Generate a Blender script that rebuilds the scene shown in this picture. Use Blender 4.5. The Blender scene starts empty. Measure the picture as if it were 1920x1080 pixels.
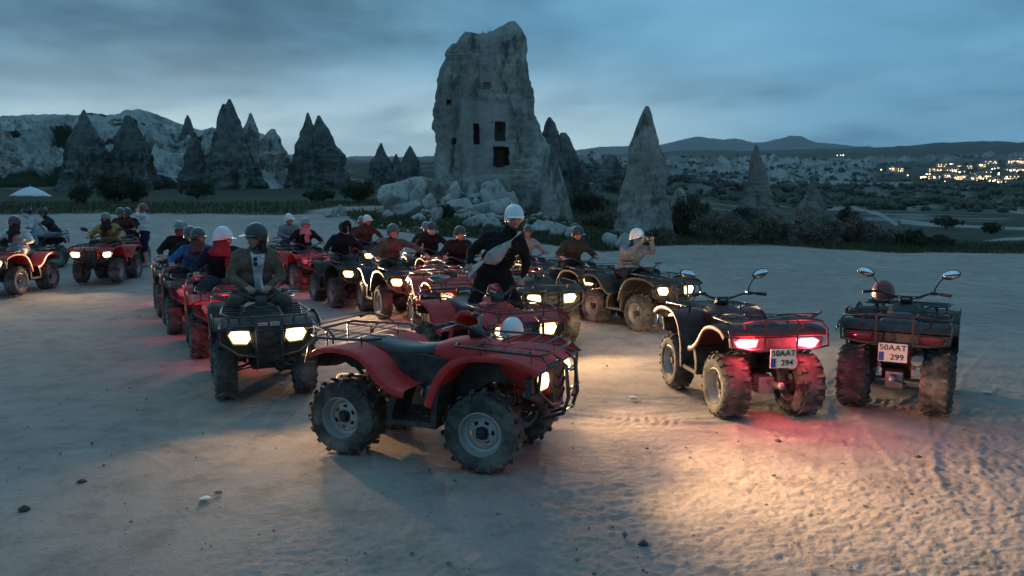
import bpy, bmesh, math, random
import numpy as np
from mathutils import Vector, Matrix
from mathutils.bvhtree import BVHTree
from math import radians, sin, cos, pi, tan, atan2

random.seed(7)
RNG = np.random.default_rng(11)
scene = bpy.context.scene
COL = scene.collection

# ------------------------------------------------------------------ camera
HAZE = 0.00006
HCAM, FPX, YH = 1.82, 1920 * 26.0 / 36.0, 400.0
PITCH = math.atan((540 - YH) / FPX)
cam_data = bpy.data.cameras.new('camera')
cam_data.lens = 26.0
cam_data.sensor_width = 36.0
cam_data.clip_start = 0.1
cam_data.clip_end = 20000.0
cam = bpy.data.objects.new('camera', cam_data)
cam.location = (0, 0, HCAM)
cam.rotation_euler = (radians(90) - PITCH, 0, 0)
COL.objects.link(cam)
scene.camera = cam
scene.render.resolution_x = 1024
scene.render.resolution_y = 576

# ------------------------------------------------------------------ colour management
scene.view_settings.view_transform = 'Standard'
scene.view_settings.look = 'None'
scene.view_settings.exposure = 0.0
scene.view_settings.gamma = 1.0
scene.view_settings.use_curve_mapping = False

# ------------------------------------------------------------------ world: dusk sky under broken cloud
SUN_AZ = Vector((-0.38, 0.925, 0.0)).normalized()      # the sun has just set behind the left cliffs
world = bpy.data.worlds.new('World')
scene.world = world
world.use_nodes = True
wt = world.node_tree
wt.nodes.clear()
def wn(t, **k):
    n = wt.nodes.new(t)
    for a, b in k.items():
        setattr(n, a, b)
    return n
def wl(a, b):
    wt.links.new(a, b)
w_out = wn('ShaderNodeOutputWorld')
w_bg = wn('ShaderNodeBackground')
w_bg.inputs['Strength'].default_value = 1.0
wl(w_bg.outputs[0], w_out.inputs[0])
w_tc = wn('ShaderNodeTexCoord')
w_sep = wn('ShaderNodeSeparateXYZ')
wl(w_tc.outputs['Generated'], w_sep.inputs[0])
def wmath(op, a, b=None, clamp=False):
    n = wn('ShaderNodeMath', operation=op, use_clamp=clamp)
    for i, v in enumerate((a, b)):
        if v is None: continue
        if isinstance(v, (int, float)): n.inputs[i].default_value = v
        else: wl(v, n.inputs[i])
    return n.outputs[0]
def wmap(v, a, b, c=0.0, d=1.0, smooth=True):
    n = wn('ShaderNodeMapRange')
    n.interpolation_type = 'SMOOTHSTEP' if smooth else 'LINEAR'
    wl(v, n.inputs[0])
    for i, q in enumerate((a, b, c, d)): n.inputs[i + 1].default_value = q
    return n.outputs[0]
def wmix(f, a, b):
    n = wn('ShaderNodeMix', data_type='RGBA')
    if isinstance(f, (int, float)): n.inputs['Factor'].default_value = f
    else: wl(f, n.inputs['Factor'])
    for nm, v in ((6, a), (7, b)):
        if isinstance(v, tuple): n.inputs[nm].default_value = (*v, 1)
        else: wl(v, n.inputs[nm])
    return n.outputs[2]
zc = wmath('MAXIMUM', w_sep.outputs[2], 0.0)
den = wmath('ADD', zc, 0.16)
w_cmb = wn('ShaderNodeCombineXYZ')
wl(wmath('DIVIDE', w_sep.outputs[0], den), w_cmb.inputs[0])
wl(wmath('DIVIDE', w_sep.outputs[1], den), w_cmb.inputs[1])
w_n1 = wn('ShaderNodeTexNoise')
w_n1.inputs['Scale'].default_value = 0.55
w_n1.inputs['Detail'].default_value = 7.0
w_n1.inputs['Roughness'].default_value = 0.52
w_n1.inputs['Distortion'].default_value = 0.35
w_off = wn('ShaderNodeVectorMath', operation='ADD')
w_off.inputs[1].default_value = (4.0, 9.0, 0.4)
wl(w_cmb.outputs[0], w_off.inputs[0])
wl(w_off.outputs[0], w_n1.inputs['Vector'])
w_n2 = wn('ShaderNodeTexNoise')
w_n2.inputs['Scale'].default_value = 1.9
w_n2.inputs['Detail'].default_value = 6.0
w_n2.inputs['Roughness'].default_value = 0.55
w_off2 = wn('ShaderNodeVectorMath', operation='ADD')
w_off2.inputs[1].default_value = (7.7, 2.2, 1.4)
wl(w_cmb.outputs[0], w_off2.inputs[0])
wl(w_off2.outputs[0], w_n2.inputs['Vector'])
# how much towards the afterglow
w_dot = wn('ShaderNodeVectorMath', operation='DOT_PRODUCT')
wl(w_tc.outputs['Generated'], w_dot.inputs[0])
w_dot.inputs[1].default_value = SUN_AZ
glow = wmap(w_dot.outputs['Value'], 0.66, 1.0)
low = wmap(zc, 0.0, 0.24, 1.0, 0.0)
cloud = wmap(w_n1.outputs[0], 0.37, 0.62)
cloud2 = wmap(w_n2.outputs[0], 0.34, 0.70)
dark_cloud = (0.062, 0.165, 0.250)
mid_cloud = (0.175, 0.450, 0.700)
pale_cloud = (0.300, 0.620, 0.840)
bright = (0.70, 0.93, 0.98)
base = wmix(cloud, dark_cloud, mid_cloud)
base = wmix(wmath('MULTIPLY', cloud2, 0.42), base, pale_cloud)
hz = wmix(cloud2, (0.125, 0.345, 0.560), (0.175, 0.450, 0.690))
base = wmix(wmath('MULTIPLY', low, 0.55), base, hz)
gl = wmath('MULTIPLY', glow, wmap(zc, 0.06, 0.235, 1.0, 0.0))
gl = wmath('MULTIPLY', gl, wmath('ADD', wmath('MULTIPLY', cloud, 0.80), 0.50), clamp=True)
base = wmix(gl, base, bright)
w_sky = wn('ShaderNodeTexSky')
w_sky.sky_type = 'NISHITA'
w_sky.sun_disc = False
w_sky.sun_elevation = radians(1.0)
w_sky.sun_rotation = atan2(SUN_AZ.x, SUN_AZ.y)
w_scale = wn('ShaderNodeMix', data_type='RGBA', blend_type='MULTIPLY')
w_scale.inputs['Factor'].default_value = 1.0
wl(w_sky.outputs[0], w_scale.inputs[6])
w_scale.inputs[7].default_value = (0.05, 0.05, 0.05, 1)
final = wmix(0.10, base, w_scale.outputs[2])          # thin gaps of open sky behind the cloud
wl(final, w_bg.inputs['Color'])

# weak directional afterglow (very soft)
sun = bpy.data.lights.new('sun', 'SUN')
sun.energy = 0.28
sun.angle = radians(30)
sun.color = (0.78, 0.9, 1.0)
sun_o = bpy.data.objects.new('sun', sun)
sd = Vector((SUN_AZ.x, SUN_AZ.y, 0.45)).normalized()
sun_o.rotation_euler = sd.to_track_quat('Z', 'Y').to_euler()
sun_o.location = (-20, 20, 30)
COL.objects.link(sun_o)

# ================================================================== numeric helpers
def ray(px, py):
    a, b = (px - 960) / FPX, (540 - py) / FPX
    return np.array([a, cos(PITCH) + b * sin(PITCH), -sin(PITCH) + b * cos(PITCH)])
def at(px, py, d):
    r = ray(px, py)
    t = d / r[1]
    return Vector((r[0] * t, d, HCAM + r[2] * t))
def zrow(py, d):
    return at(960, py, d).z
def project(x, y, z):
    dz = z - HCAM
    F = y * cos(PITCH) - dz * sin(PITCH)
    V = y * sin(PITCH) + dz * cos(PITCH)
    return 960 + FPX * x / F, 540 - FPX * V / F

_PR = np.random.default_rng(1234)
_PT = np.tile(_PR.permutation(1024), 3).astype(np.int32)
_PV = _PR.uniform(-1, 1, 1024).astype(np.float32)
def vnoise(p, seed=0):
    """value noise from a permutation table; flat input is treated as 2-D"""
    p = np.asarray(p)
    n = len(p); flat = n > 1 and p.shape[1] > 2 and p[0, 2] == p[-1, 2] and p[n // 2, 2] == p[0, 2] and p[n // 3, 2] == p[0, 2] and p[n // 7, 2] == p[0, 2]
    def ax(k):
        f = np.floor(p[:, k]); w = (p[:, k] - f).astype(np.float32)
        return (f.astype(np.int64) & 1023).astype(np.int32), w * w * w * (w * (w * 6 - 15) + 10)
    ix, wx = ax(0); iy, wy = ax(1)
    s0 = (seed * 131 + 7) & 1023
    if flat: iz = np.int32(int(math.floor(p[0, 2])) & 1023); wz = None
    else: iz, wz = ax(2)
    a0 = _PT[ix + s0]; a1 = _PT[((ix + 1) & 1023) + s0]
    def plane(z):
        def c(a, y): return _PV[_PT[_PT[a + y] + z]]
        y1 = (iy + 1) & 1023
        v0 = c(a0, iy); v0 = v0 + (c(a1, iy) - v0) * wx
        v1 = c(a0, y1); v1 = v1 + (c(a1, y1) - v1) * wx
        return v0 + (v1 - v0) * wy
    o = plane(iz)
    if wz is not None: o = o + (plane((iz + 1) & 1023) - o) * wz
    return o.astype(float)
def fbm(p, octv=4, seed=0, gain=0.5, lac=2.03):
    p = np.asarray(p, float)
    a, s, o, tot = 1.0, 1.0, 0, 0
    for k in range(octv):
        o = o + a * vnoise(p * s + 17.3 * k, seed + k)
        tot += a; a *= gain; s *= lac
    return o / tot
def ridged(p, octv=4, seed=0):
    p = np.asarray(p, float)
    a, s, o, tot = 1.0, 1.0, 0, 0
    for k in range(octv):
        o = o + a * (1 - np.abs(vnoise(p * s + 9.1 * k, seed + k)) * 2)
        tot += a; a *= 0.5; s *= 2.07
    return o / tot
def sstep(a, b, x):
    t = np.clip((x - a) / (b - a), 0, 1)
    return t * t * (3 - 2 * t)

# ================================================================== object helpers
def tag(o, label=None, cat=None, group=None, kind=None):
    if label: o['label'] = label
    if cat: o['category'] = cat
    if group: o['group'] = group
    if kind: o['kind'] = kind
    return o
def link(o, parent=None):
    COL.objects.link(o)
    if parent is not None: o.parent = parent
    return o
def empty(name, loc=(0, 0, 0), rz=0.0):
    o = bpy.data.objects.new(name, None)
    o.empty_display_size = 0.2
    o.location = loc
    o.rotation_euler = (0, 0, rz)
    return link(o)
def np_mesh(name, verts, faces, mats=(), smooth=True, sharp=None):
    me = bpy.data.meshes.new(name)
    me.from_pydata([tuple(v) for v in verts], [], [tuple(f) for f in faces])
    for m in mats: me.materials.append(m)
    if smooth:
        me.shade_smooth()
        if sharp: me.set_sharp_from_angle(angle=radians(sharp))
    me.update()
    return me
def grid_mesh(name, V, nu, nv, mats=(), wrap=False, smooth=True):
    """V: (nv*nu,3) rows of nu"""
    me = bpy.data.meshes.new(name)
    V = np.asarray(V, np.float32)
    iu = np.arange(nu if wrap else nu - 1); iv = np.arange(nv - 1)
    a = (iv[:, None] * nu + iu[None, :])
    b = (iv[:, None] * nu + (iu[None, :] + 1) % nu)
    F = np.stack([a, b, b + nu, a + nu], -1).reshape(-1, 4)
    me.vertices.add(len(V)); me.vertices.foreach_set('co', V.ravel())
    me.loops.add(F.size); me.loops.foreach_set('vertex_index', F.ravel().astype(np.int32))
    me.polygons.add(len(F))
    me.polygons.foreach_set('loop_start', np.arange(0, F.size, 4, dtype=np.int32))
    me.update(calc_edges=True); me.validate()
    for m in mats: me.materials.append(m)
    if smooth: me.shade_smooth()
    return me
def obj(name, me, parent=None, loc=None, rot=None):
    o = bpy.data.objects.new(name, me)
    if loc is not None: o.location = loc
    if rot is not None: o.rotation_euler = rot
    return link(o, parent)
def attr(me, name, values):
    a = me.attributes.new(name, 'FLOAT', 'POINT')
    a.data.foreach_set('value', np.asarray(values, np.float32))
def frame(d):
    d = Vector(d).normalized()
    u = Vector((0, 0, 1)) if abs(d.z) < 0.9 else Vector((1, 0, 0))
    s = d.cross(u).normalized()
    return d, s, s.cross(d)

class MB:
    """collects shapes into one mesh"""
    def __init__(s): s.v, s.f, s.m, s.cur = [], [], [], 0
    def mat(s, i): s.cur = i; return s
    def add(s, vs, fs):
        b = len(s.v); s.v.extend(tuple(v) for v in vs)
        for f in fs: s.f.append(tuple(b + i for i in f)); s.m.append(s.cur)
        return s
    def box(s, c, size, R=None, taper=1.0):
        hx, hy, hz = (q / 2 for q in size)
        vs = []
        for z, t in ((-hz, 1.0), (hz, taper)):
            for x, y in ((-hx, -hy), (hx, -hy), (hx, hy), (-hx, hy)):
                p = Vector((x * t, y * t, z))
                if R is not None: p = R @ p
                vs.append(p + Vector(c))
        return s.add(vs, [(3, 2, 1, 0), (4, 5, 6, 7), (0, 1, 5, 4), (1, 2, 6, 5), (2, 3, 7, 6), (3, 0, 4, 7)])
    def tube(s, pts, r, n=6, closed=False):
        pts = [Vector(p) for p in pts]
        k = len(pts); rs = r if isinstance(r, (list, tuple)) else [r] * k
        rings = []; prev = None
        for i, p in enumerate(pts):
            a = pts[(i - 1) % k] if (closed or i > 0) else p
            b = pts[(i + 1) % k] if (closed or i < k - 1) else p
            d = (b - a)
            if d.length < 1e-9: d = Vector((0, 0, 1))
            d.normalize()
            if prev is None: _, sx, ux = frame(d)
            else:
                sx = (prev - d * prev.dot(d))
                if sx.length < 1e-6: _, sx, _ = frame(d)
                sx.normalize(); ux = d.cross(sx)
            prev = sx
            rings.append([p + (sx * cos(2 * pi * j / n) + ux * sin(2 * pi * j / n)) * rs[i] for j in range(n)])
        vs = [v for rg in rings for v in rg]; fs = []
        for i in range(k if closed else k - 1):
            i2 = (i + 1) % k
            for j in range(n): fs.append((i * n + j, i * n + (j + 1) % n, i2 * n + (j + 1) % n, i2 * n + j))
        if not closed:
            fs.append(tuple(range(n - 1, -1, -1))); fs.append(tuple((k - 1) * n + j for j in range(n)))
        return s.add(vs, fs)
    def loft(s, rings, cap=True, closed=True):
        n = len(rings[0]); vs = [v for r in rings for v in r]; fs = []
        for i in range(len(rings) - 1):
            for j in range(n if closed else n - 1):
                fs.append((i * n + j, i * n + (j + 1) % n, (i + 1) * n + (j + 1) % n, (i + 1) * n + j))
        if cap:
            fs.append(tuple(range(n - 1, -1, -1))); fs.append(tuple((len(rings) - 1) * n + j for j in range(n)))
        return s.add(vs, fs)
    def lathe(s, prof, n=28, axis='y', c=(0, 0, 0)):
        """prof: (along axis, radius)"""
        rings = []
        for a, r in prof:
            rg = []
            for j in range(n):
                t = 2 * pi * j / n
                if axis == 'y': p = (r * cos(t), a, -r * sin(t))
                elif axis == 'x': p = (a, r * cos(t), r * sin(t))
                else: p = (r * cos(t), r * sin(t), a)
                rg.append(Vector(p) + Vector(c))
            rings.append(rg)
        return s.loft(rings, cap=False)
    def disc(s, a, r, n=20, axis='y', c=(0, 0, 0)):
        vs = []
        for j in range(n):
            t = 2 * pi * j / n
            p = {'y': (r * cos(t), a, -r * sin(t)), 'x': (a, r * cos(t), r * sin(t)), 'z': (r * cos(t), r * sin(t), a)}[axis]
            vs.append(Vector(p) + Vector(c))
        return s.add(vs, [tuple(range(n))])
    def ball(s, c, r, nu=12, nv=8, R=None):
        r = r if isinstance(r, (tuple, list)) else (r, r, r)
        vs, fs = [], []
        for i in range(nv + 1):
            ph = pi * i / nv
            for j in range(nu):
                t = 2 * pi * j / nu
                p = Vector((r[0] * sin(ph) * cos(t), r[1] * sin(ph) * sin(t), r[2] * cos(ph)))
                if R is not None: p = R @ p
                vs.append(p + Vector(c))
        for i in range(nv):
            for j in range(nu):
                fs.append((i * nu + j, (i + 1) * nu + j, (i + 1) * nu + (j + 1) % nu, i * nu + (j + 1) % nu))
        return s.add(vs, fs)
    def prism(s, poly, axis, a, b):
        """poly of 2-D points extruded along an axis from a to b"""
        def P(q, w): return {'x': (w, q[0], q[1]), 'y': (q[0], w, q[1]), 'z': (q[0], q[1], w)}[axis]
        n = len(poly)
        vs = [P(q, a) for q in poly] + [P(q, b) for q in poly]
        fs = [tuple(range(n - 1, -1, -1)), tuple(range(n, 2 * n))] + [(i, (i + 1) % n, n + (i + 1) % n, n + i) for i in range(n)]
        return s.add(vs, fs)
    def mesh(s, name, mats, smooth=True, sharp=38, recalc=True, bevel=0.0):
        me = bpy.data.meshes.new(name)
        me.from_pydata(s.v, [], s.f)
        for m in mats: me.materials.append(m)
        me.polygons.foreach_set('material_index', s.m)
        if recalc or bevel:
            bm = bmesh.new(); bm.from_mesh(me)
            bmesh.ops.remove_doubles(bm, verts=bm.verts, dist=1e-5)
            bmesh.ops.recalc_face_normals(bm, faces=bm.faces)
            if bevel:
                es = [e for e in bm.edges if len(e.link_faces) == 2 and e.calc_face_angle(0) > 0.6]
                bmesh.ops.bevel(bm, geom=es, offset=bevel, segments=2, profile=0.6, affect='EDGES', clamp_overlap=True)
            bm.to_mesh(me); bm.free()
        if smooth:
            me.shade_smooth(); me.set_sharp_from_angle(angle=radians(sharp))
        me.update()
        return me
TMP = bpy.data.scenes.new('workbench')
def tmp_eval(o):
    TMP.view_layers[0].update(); dg = TMP.view_layers[0].depsgraph
    return bpy.data.meshes.new_from_object(o.evaluated_get(dg))
def applied(me, mods, name=None):
    """mesh after modifiers [(type, {props})]"""
    o = bpy.data.objects.new('tmp', me); TMP.collection.objects.link(o)
    for t, pr in mods:
        m = o.modifiers.new(t, t)
        for k, v in pr.items(): setattr(m, k, v)
    r = tmp_eval(o)
    bpy.data.objects.remove(o)
    if name: r.name = name
    return r
def text_mesh(txt, size, mat, depth=0.002, name='lettering', align='CENTER', fat=0.0):
    c = bpy.data.curves.new('txt', 'FONT')
    c.body = txt; c.size = size; c.extrude = depth; c.align_x = align; c.align_y = 'CENTER'; c.offset = fat; c.space_character = 1.06
    o = bpy.data.objects.new('txt', c); TMP.collection.objects.link(o)
    me = tmp_eval(o)
    bpy.data.objects.remove(o); bpy.data.curves.remove(c)
    me.materials.clear(); me.materials.append(mat); me.name = name
    return me
def catmull(pts, n):
    pts = [Vector(p) for p in pts]
    out = []
    m = len(pts) - 1
    for i in range(n):
        t = i / (n - 1) * m
        k = min(int(t), m - 1); u = t - k
        p0, p1, p2, p3 = pts[max(k - 1, 0)], pts[k], pts[k + 1], pts[min(k + 2, m)]
        out.append(0.5 * ((2 * p1) + (p2 - p0) * u + (2 * p0 - 5 * p1 + 4 * p2 - p3) * u * u + (3 * p1 - p0 - 3 * p2 + p3) * u ** 3))
    return out

# ================================================================== materials
MATS = {}
def material(name, col, rough=0.6, metal=0.0, col2=None, nscale=8.0, ndetail=5.0, bump=0.0, bscale=40.0,
             dust=None, dust_amt=0.0, spec=0.5, lo=0.35, hi=0.65, emit=None, estr=0.0, coat=0.0, stretch=None):
    if name in MATS: return MATS[name]
    m = bpy.data.materials.new(name); m.use_nodes = True
    nt = m.node_tree; b = nt.nodes['Principled BSDF']
    b.inputs['Base Color'].default_value = (*col, 1)
    b.inputs['Roughness'].default_value = rough
    b.inputs['Metallic'].default_value = metal
    b.inputs['Specular IOR Level'].default_value = spec
    if coat: b.inputs['Coat Weight'].default_value = coat
    if emit:
        b.inputs['Emission Color'].default_value = (*emit, 1); b.inputs['Emission Strength'].default_value = estr
    tc = nt.nodes.new('ShaderNodeTexCoord')
    vec = tc.outputs['Object']
    if stretch:
        mp = nt.nodes.new('ShaderNodeMapping'); mp.inputs['Scale'].default_value = stretch
        nt.links.new(vec, mp.inputs[0]); vec = mp.outputs[0]
    cur = None
    def noise(sc, det=5.0, rg=0.6):
        n = nt.nodes.new('ShaderNodeTexNoise'); n.inputs['Scale'].default_value = sc
        n.inputs['Detail'].default_value = det; n.inputs['Roughness'].default_value = rg
        nt.links.new(vec, n.inputs['Vector']); return n.outputs[0]
    def ramp(v, a, c):
        r = nt.nodes.new('ShaderNodeMapRange'); r.interpolation_type = 'SMOOTHSTEP'
        nt.links.new(v, r.inputs[0]); r.inputs[1].default_value = a; r.inputs[2].default_value = c; return r.outputs[0]
    def mix(f, a, c):
        x = nt.nodes.new('ShaderNodeMix'); x.data_type = 'RGBA'
        if isinstance(f, float): x.inputs['Factor'].default_value = f
        else: nt.links.new(f, x.inputs['Factor'])
        for i, q in ((6, a), (7, c)):
            if isinstance(q, tuple): x.inputs[i].default_value = (*q, 1)
            else: nt.links.new(q, x.inputs[i])
        return x.outputs[2]
    cur = col
    if col2: cur = mix(ramp(noise(nscale, ndetail), lo, hi), col, col2)
    if dust:
        d = ramp(noise(5.5, 6.0, 0.7), 0.38, 0.78)
        mu = nt.nodes.new('ShaderNodeMath'); mu.operation = 'MULTIPLY'; nt.links.new(d, mu.inputs[0]); mu.inputs[1].default_value = dust_amt
        cur = mix(mu.outputs[0], cur, dust)
        rr = nt.nodes.new('ShaderNodeMapRange'); nt.links.new(mu.outputs[0], rr.inputs[0])
        rr.inputs[3].default_value = rough; rr.inputs[4].default_value = 0.95
        nt.links.new(rr.outputs[0], b.inputs['Roughness'])
    if not isinstance(cur, tuple): nt.links.new(cur, b.inputs['Base Color'])
    if bump:
        bp = nt.nodes.new('ShaderNodeBump'); bp.inputs['Strength'].default_value = bump; bp.inputs['Distance'].default_value = 0.02
        nt.links.new(noise(bscale, 6.0, 0.65), bp.inputs['Height']); nt.links.new(bp.outputs[0], b.inputs['Normal'])
    MATS[name] = m
    return m
DUST = (0.34, 0.29, 0.25)
M = {}
M['red'] = material('red faded plastic', (0.64, 0.030, 0.028), 0.50, col2=(0.52, 0.022, 0.022), dust=DUST, dust_amt=0.12, spec=.35, bump=0.05, bscale=30)
M['darkred'] = material('dark red plastic', (0.20, 0.018, 0.02), 0.42, col2=(0.13, 0.014, 0.016), dust=DUST, dust_amt=0.18, bump=0.05, bscale=30)
M['maroon'] = material('maroon black plastic', (0.090, 0.017, 0.020), 0.52, col2=(0.058, 0.012, 0.014), dust=DUST, dust_amt=0.12, bump=0.08, bscale=30, spec=.3)
M['black'] = material('black plastic', (0.024, 0.022, 0.021), 0.55, col2=(0.016, 0.015, 0.015), dust=DUST, dust_amt=0.12, bump=0.08, bscale=30, spec=.28)
M['liner'] = material('black moulded liner', (0.016, 0.016, 0.017), 0.65, dust=DUST, dust_amt=0.25, bump=0.1)
M['tubeblack'] = material('black coated tube', (0.02, 0.02, 0.021), 0.35, dust=DUST, dust_amt=0.12)
M['seat'] = material('worn vinyl seat', (0.030, 0.032, 0.034), 0.48, col2=(0.05, 0.052, 0.055), nscale=4, bump=0.12, bscale=60, dust=DUST, dust_amt=0.15)
M['rubber'] = material('dusty tyre rubber', (0.034, 0.032, 0.030), 0.85, col2=(0.065, 0.058, 0.052), nscale=6, dust=DUST, dust_amt=0.55, bump=0.2)
M['rim'] = material('silver painted rim', (0.40, 0.39, 0.38), 0.5, 0.5, dust=DUST, dust_amt=0.6, bump=0.05)
M['steel'] = material('dull steel', (0.33, 0.33, 0.34), 0.45, 0.8, dust=DUST, dust_amt=0.4)
M['engine'] = material('cast aluminium engine', (0.30, 0.30, 0.30), 0.5, 0.6, col2=(0.16, 0.16, 0.16), nscale=9, dust=DUST, dust_amt=0.35, bump=0.2)
M['spring'] = material('shock spring', (0.25, 0.02, 0.02), 0.5, 0.2, dust=DUST, dust_amt=0.3)
M['chrome'] = material('bright metal lever', (0.62, 0.62, 0.62), 0.3, 0.9)
M['mirror'] = material('mirror glass', (0.85, 0.87, 0.9), 0.04, 1.0)
M['plate'] = material('white number plate', (0.50, 0.50, 0.50), 0.35)
M['plateblue'] = material('plate blue band', (0.02, 0.05, 0.25), 0.4)
M['ink'] = material('black print', (0.012, 0.012, 0.014), 0.5)
M['whiteprint'] = material('white print', (0.7, 0.7, 0.68), 0.5)
M['yellowprint'] = material('ochre print', (0.55, 0.42, 0.16), 0.7)
def emitter(name, col, st):
    m = material(name, (0.9, 0.9, 0.9), 0.2, emit=col, estr=st)
    m.cycles.emission_sampling = 'NONE'
    return m
M['lamp_warm'] = emitter('lit headlight lens', (1.0, 0.70, 0.28), 3.2)
M['lamp_hot'] = emitter('lit headlight bulb', (1.0, 0.86, 0.52), 3.6)
M['lamp_amber'] = emitter('lit amber lens', (1.0, 0.36, 0.06), 2.6)
M['lamp_red'] = emitter('lit tail lens', (1.0, 0.03, 0.07), 4.0)
M['lamp_redhot'] = emitter('lit tail bulb', (1.0, 0.16, 0.22), 4.5)
M['lens_off'] = material('unlit clear lens', (0.25, 0.25, 0.25), 0.12, coat=0.5)
M['lens_redoff'] = material('unlit red lens', (0.10, 0.012, 0.014), 0.15, coat=0.5)
M['lens_amberoff'] = material('amber indicator lens', (0.62, 0.30, 0.03), 0.2, coat=0.4)

def rockmat(name, a, b, c, scale, streak=True, veg=False, bump=0.5, bscale=3.0, bdist=0.15):
    m = bpy.data.materials.new(name); m.use_nodes = True
    nt = m.node_tree; bs = nt.nodes['Principled BSDF']
    bs.inputs['Roughness'].default_value = 0.95; bs.inputs['Specular IOR Level'].default_value = 0.15
    geo = nt.nodes.new('ShaderNodeNewGeometry')
    def noise(sc, det, strv=None, rg=0.6):
        v = geo.outputs['Position']
        if strv:
            mp = nt.nodes.new('ShaderNodeMapping'); mp.inputs['Scale'].default_value = strv
            nt.links.new(v, mp.inputs[0]); v = mp.outputs[0]
        n = nt.nodes.new('ShaderNodeTexNoise'); n.inputs['Scale'].default_value = sc; n.inputs['Detail'].default_value = det; n.inputs['Roughness'].default_value = rg
        nt.links.new(v, n.inputs['Vector']); return n.outputs[0]
    def ramp(v, x, y):
        r = nt.nodes.new('ShaderNodeMapRange'); r.interpolation_type = 'SMOOTHSTEP'
        nt.links.new(v, r.inputs[0]); r.inputs[1].default_value = x; r.inputs[2].default_value = y; return r.outputs[0]
    def mix(f, x, y):
        q = nt.nodes.new('ShaderNodeMix'); q.data_type = 'RGBA'; nt.links.new(f, q.inputs['Factor'])
        for i, w in ((6, x), (7, y)):
            if isinstance(w, tuple): q.inputs[i].default_value = (*w, 1)
            else: nt.links.new(w, q.inputs[i])
        return q.outputs[2]
    col = mix(ramp(noise(scale, 8, None, 0.68), 0.40, 0.60), a, b)
    col = mix(ramp(noise(scale * 4.5, 7, (1, 1, 0.45), 0.7), 0.50, 0.66), col, c)
    if streak:
        col = mix(ramp(noise(scale * 3.4, 6, (1, 1, 0.10), .7), 0.50, 0.64), col, c)
        col = mix(ramp(noise(scale * 2.0, 4, (.25, .25, 4.0), .6), 0.58, 0.72), col, a)
    col = mix(ramp(noise(scale * 7, 6, None, 0.7), 0.55, 0.8), col, c)
    if veg:
        at_ = nt.nodes.new('ShaderNodeAttribute'); at_.attribute_name = 'veg'
        g = mix(noise(scale * 5, 4), (0.020, 0.028, 0.016), (0.045, 0.055, 0.030))
        col = mix(at_.outputs['Fac'], col, g)
    if not veg:
        at2 = nt.nodes.new('ShaderNodeAttribute'); at2.attribute_name = 'pale'
        col = mix(at2.outputs['Fac'], col, (0.40, 0.37, 0.34))
    nt.links.new(col, bs.inputs['Base Color'])
    bp = nt.nodes.new('ShaderNodeBump'); bp.inputs['Strength'].default_value = bump; bp.inputs['Distance'].default_value = bdist
    nt.links.new(noise(bscale, 8, None, 0.68), bp.inputs['Height']); nt.links.new(bp.outputs[0], bs.inputs['Normal'])
    return m
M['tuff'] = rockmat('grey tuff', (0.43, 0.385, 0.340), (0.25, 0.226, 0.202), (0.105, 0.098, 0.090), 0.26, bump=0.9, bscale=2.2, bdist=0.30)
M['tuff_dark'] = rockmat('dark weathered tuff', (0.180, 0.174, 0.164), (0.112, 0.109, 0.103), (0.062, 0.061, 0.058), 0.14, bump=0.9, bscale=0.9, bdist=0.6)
M['tuff_pink'] = rockmat('pinkish tuff', (0.27, 0.20, 0.175), (0.19, 0.15, 0.135), (0.12, 0.10, 0.09), 0.16, bscale=1.5, bdist=0.3)
M['boulder'] = rockmat('pale boulder tuff', (0.48, 0.45, 0.415), (0.36, 0.335, 0.305), (0.22, 0.20, 0.18), 0.8, streak=False, bump=0.8, bscale=4, bdist=0.12)
M['badland'] = rockmat('pale badland tuff', (0.54, 0.53, 0.50), (0.37, 0.365, 0.345), (0.20, 0.20, 0.19), 0.09, veg=True, bump=0.9, bscale=0.45, bdist=1.4)

# ================================================================== ground and terrain
PXC = np.array([-1500, -200, 100, 400, 600, 700, 850, 1000, 1150, 1350, 1600, 1900, 2200, 3400.])
# near rows hold heights in metres, far rows hold the sight line (pixel row) the land reaches
ROWS_Z = {1.0: [0] * 14, 13.0: [.05, .05, .04, .02] + [0] * 10, 16.0: [.2, .2, .18, .12, .06, .04, .02, 0, 0, 0, 0, 0, 0, 0],
          20.0: [.45, .45, .42, .34, .26, .2, .14, .08, .03, 0, 0, 0, 0, 0],
          30.0: [1.12, 1.12, 1.12, 1.10, 1.05, 1.0, .92, .82, .52, .52, .40, .34, .34, .34],
          38.0: [1.85, 1.85, 1.82, 1.82, 1.78, 1.7, 1.55, 1.35, .75, .40, .10, -.1, -.1, -.1]}
ROWS_Y = {50.0: [386, 386, 386, 386, 385, 383, 380, 380, 396, 455, 458, 462, 462, 462],
          62.0: [378, 378, 378, 378, 378, 374, 370, 366, 359, 436, 446, 450, 450, 450],
          80.0: [366, 366, 366, 366, 368, 365, 362, 358, 355, 425, 432, 438, 438, 438],
          100.0: [350, 350, 350, 350, 357, 356, 354, 350, 350, 412, 422, 430, 430, 430],
          200.0: [335, 335, 335, 335, 338, 340, 338, 338, 345, 390, 396, 405, 405, 405],
          400.0: [322, 322, 322, 322, 322, 324, 325, 325, 340, 368, 374, 382, 382, 382],
          700.0: [310, 310, 310, 310, 310, 311, 312, 314, 332, 350, 356, 362, 360, 360],
          1000.0: [302, 302, 302, 302, 303, 303, 304, 306, 322, 334, 338, 342, 342, 342],
          1500.0: [300, 300, 300, 300, 301, 301, 302, 302, 310, 313, 312, 306, 304, 304],
          2300.0: [300, 300, 300, 300, 301, 301, 301, 299, 297, 295, 291, 284, 282, 282],
          3600.0: [300, 300, 300, 300, 301, 301, 301, 297, 288, 283, 276, 261, 258, 258],
          4200.0: [310, 310, 310, 310, 311, 311, 311, 307, 298, 293, 288, 272, 270, 270]}
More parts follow.
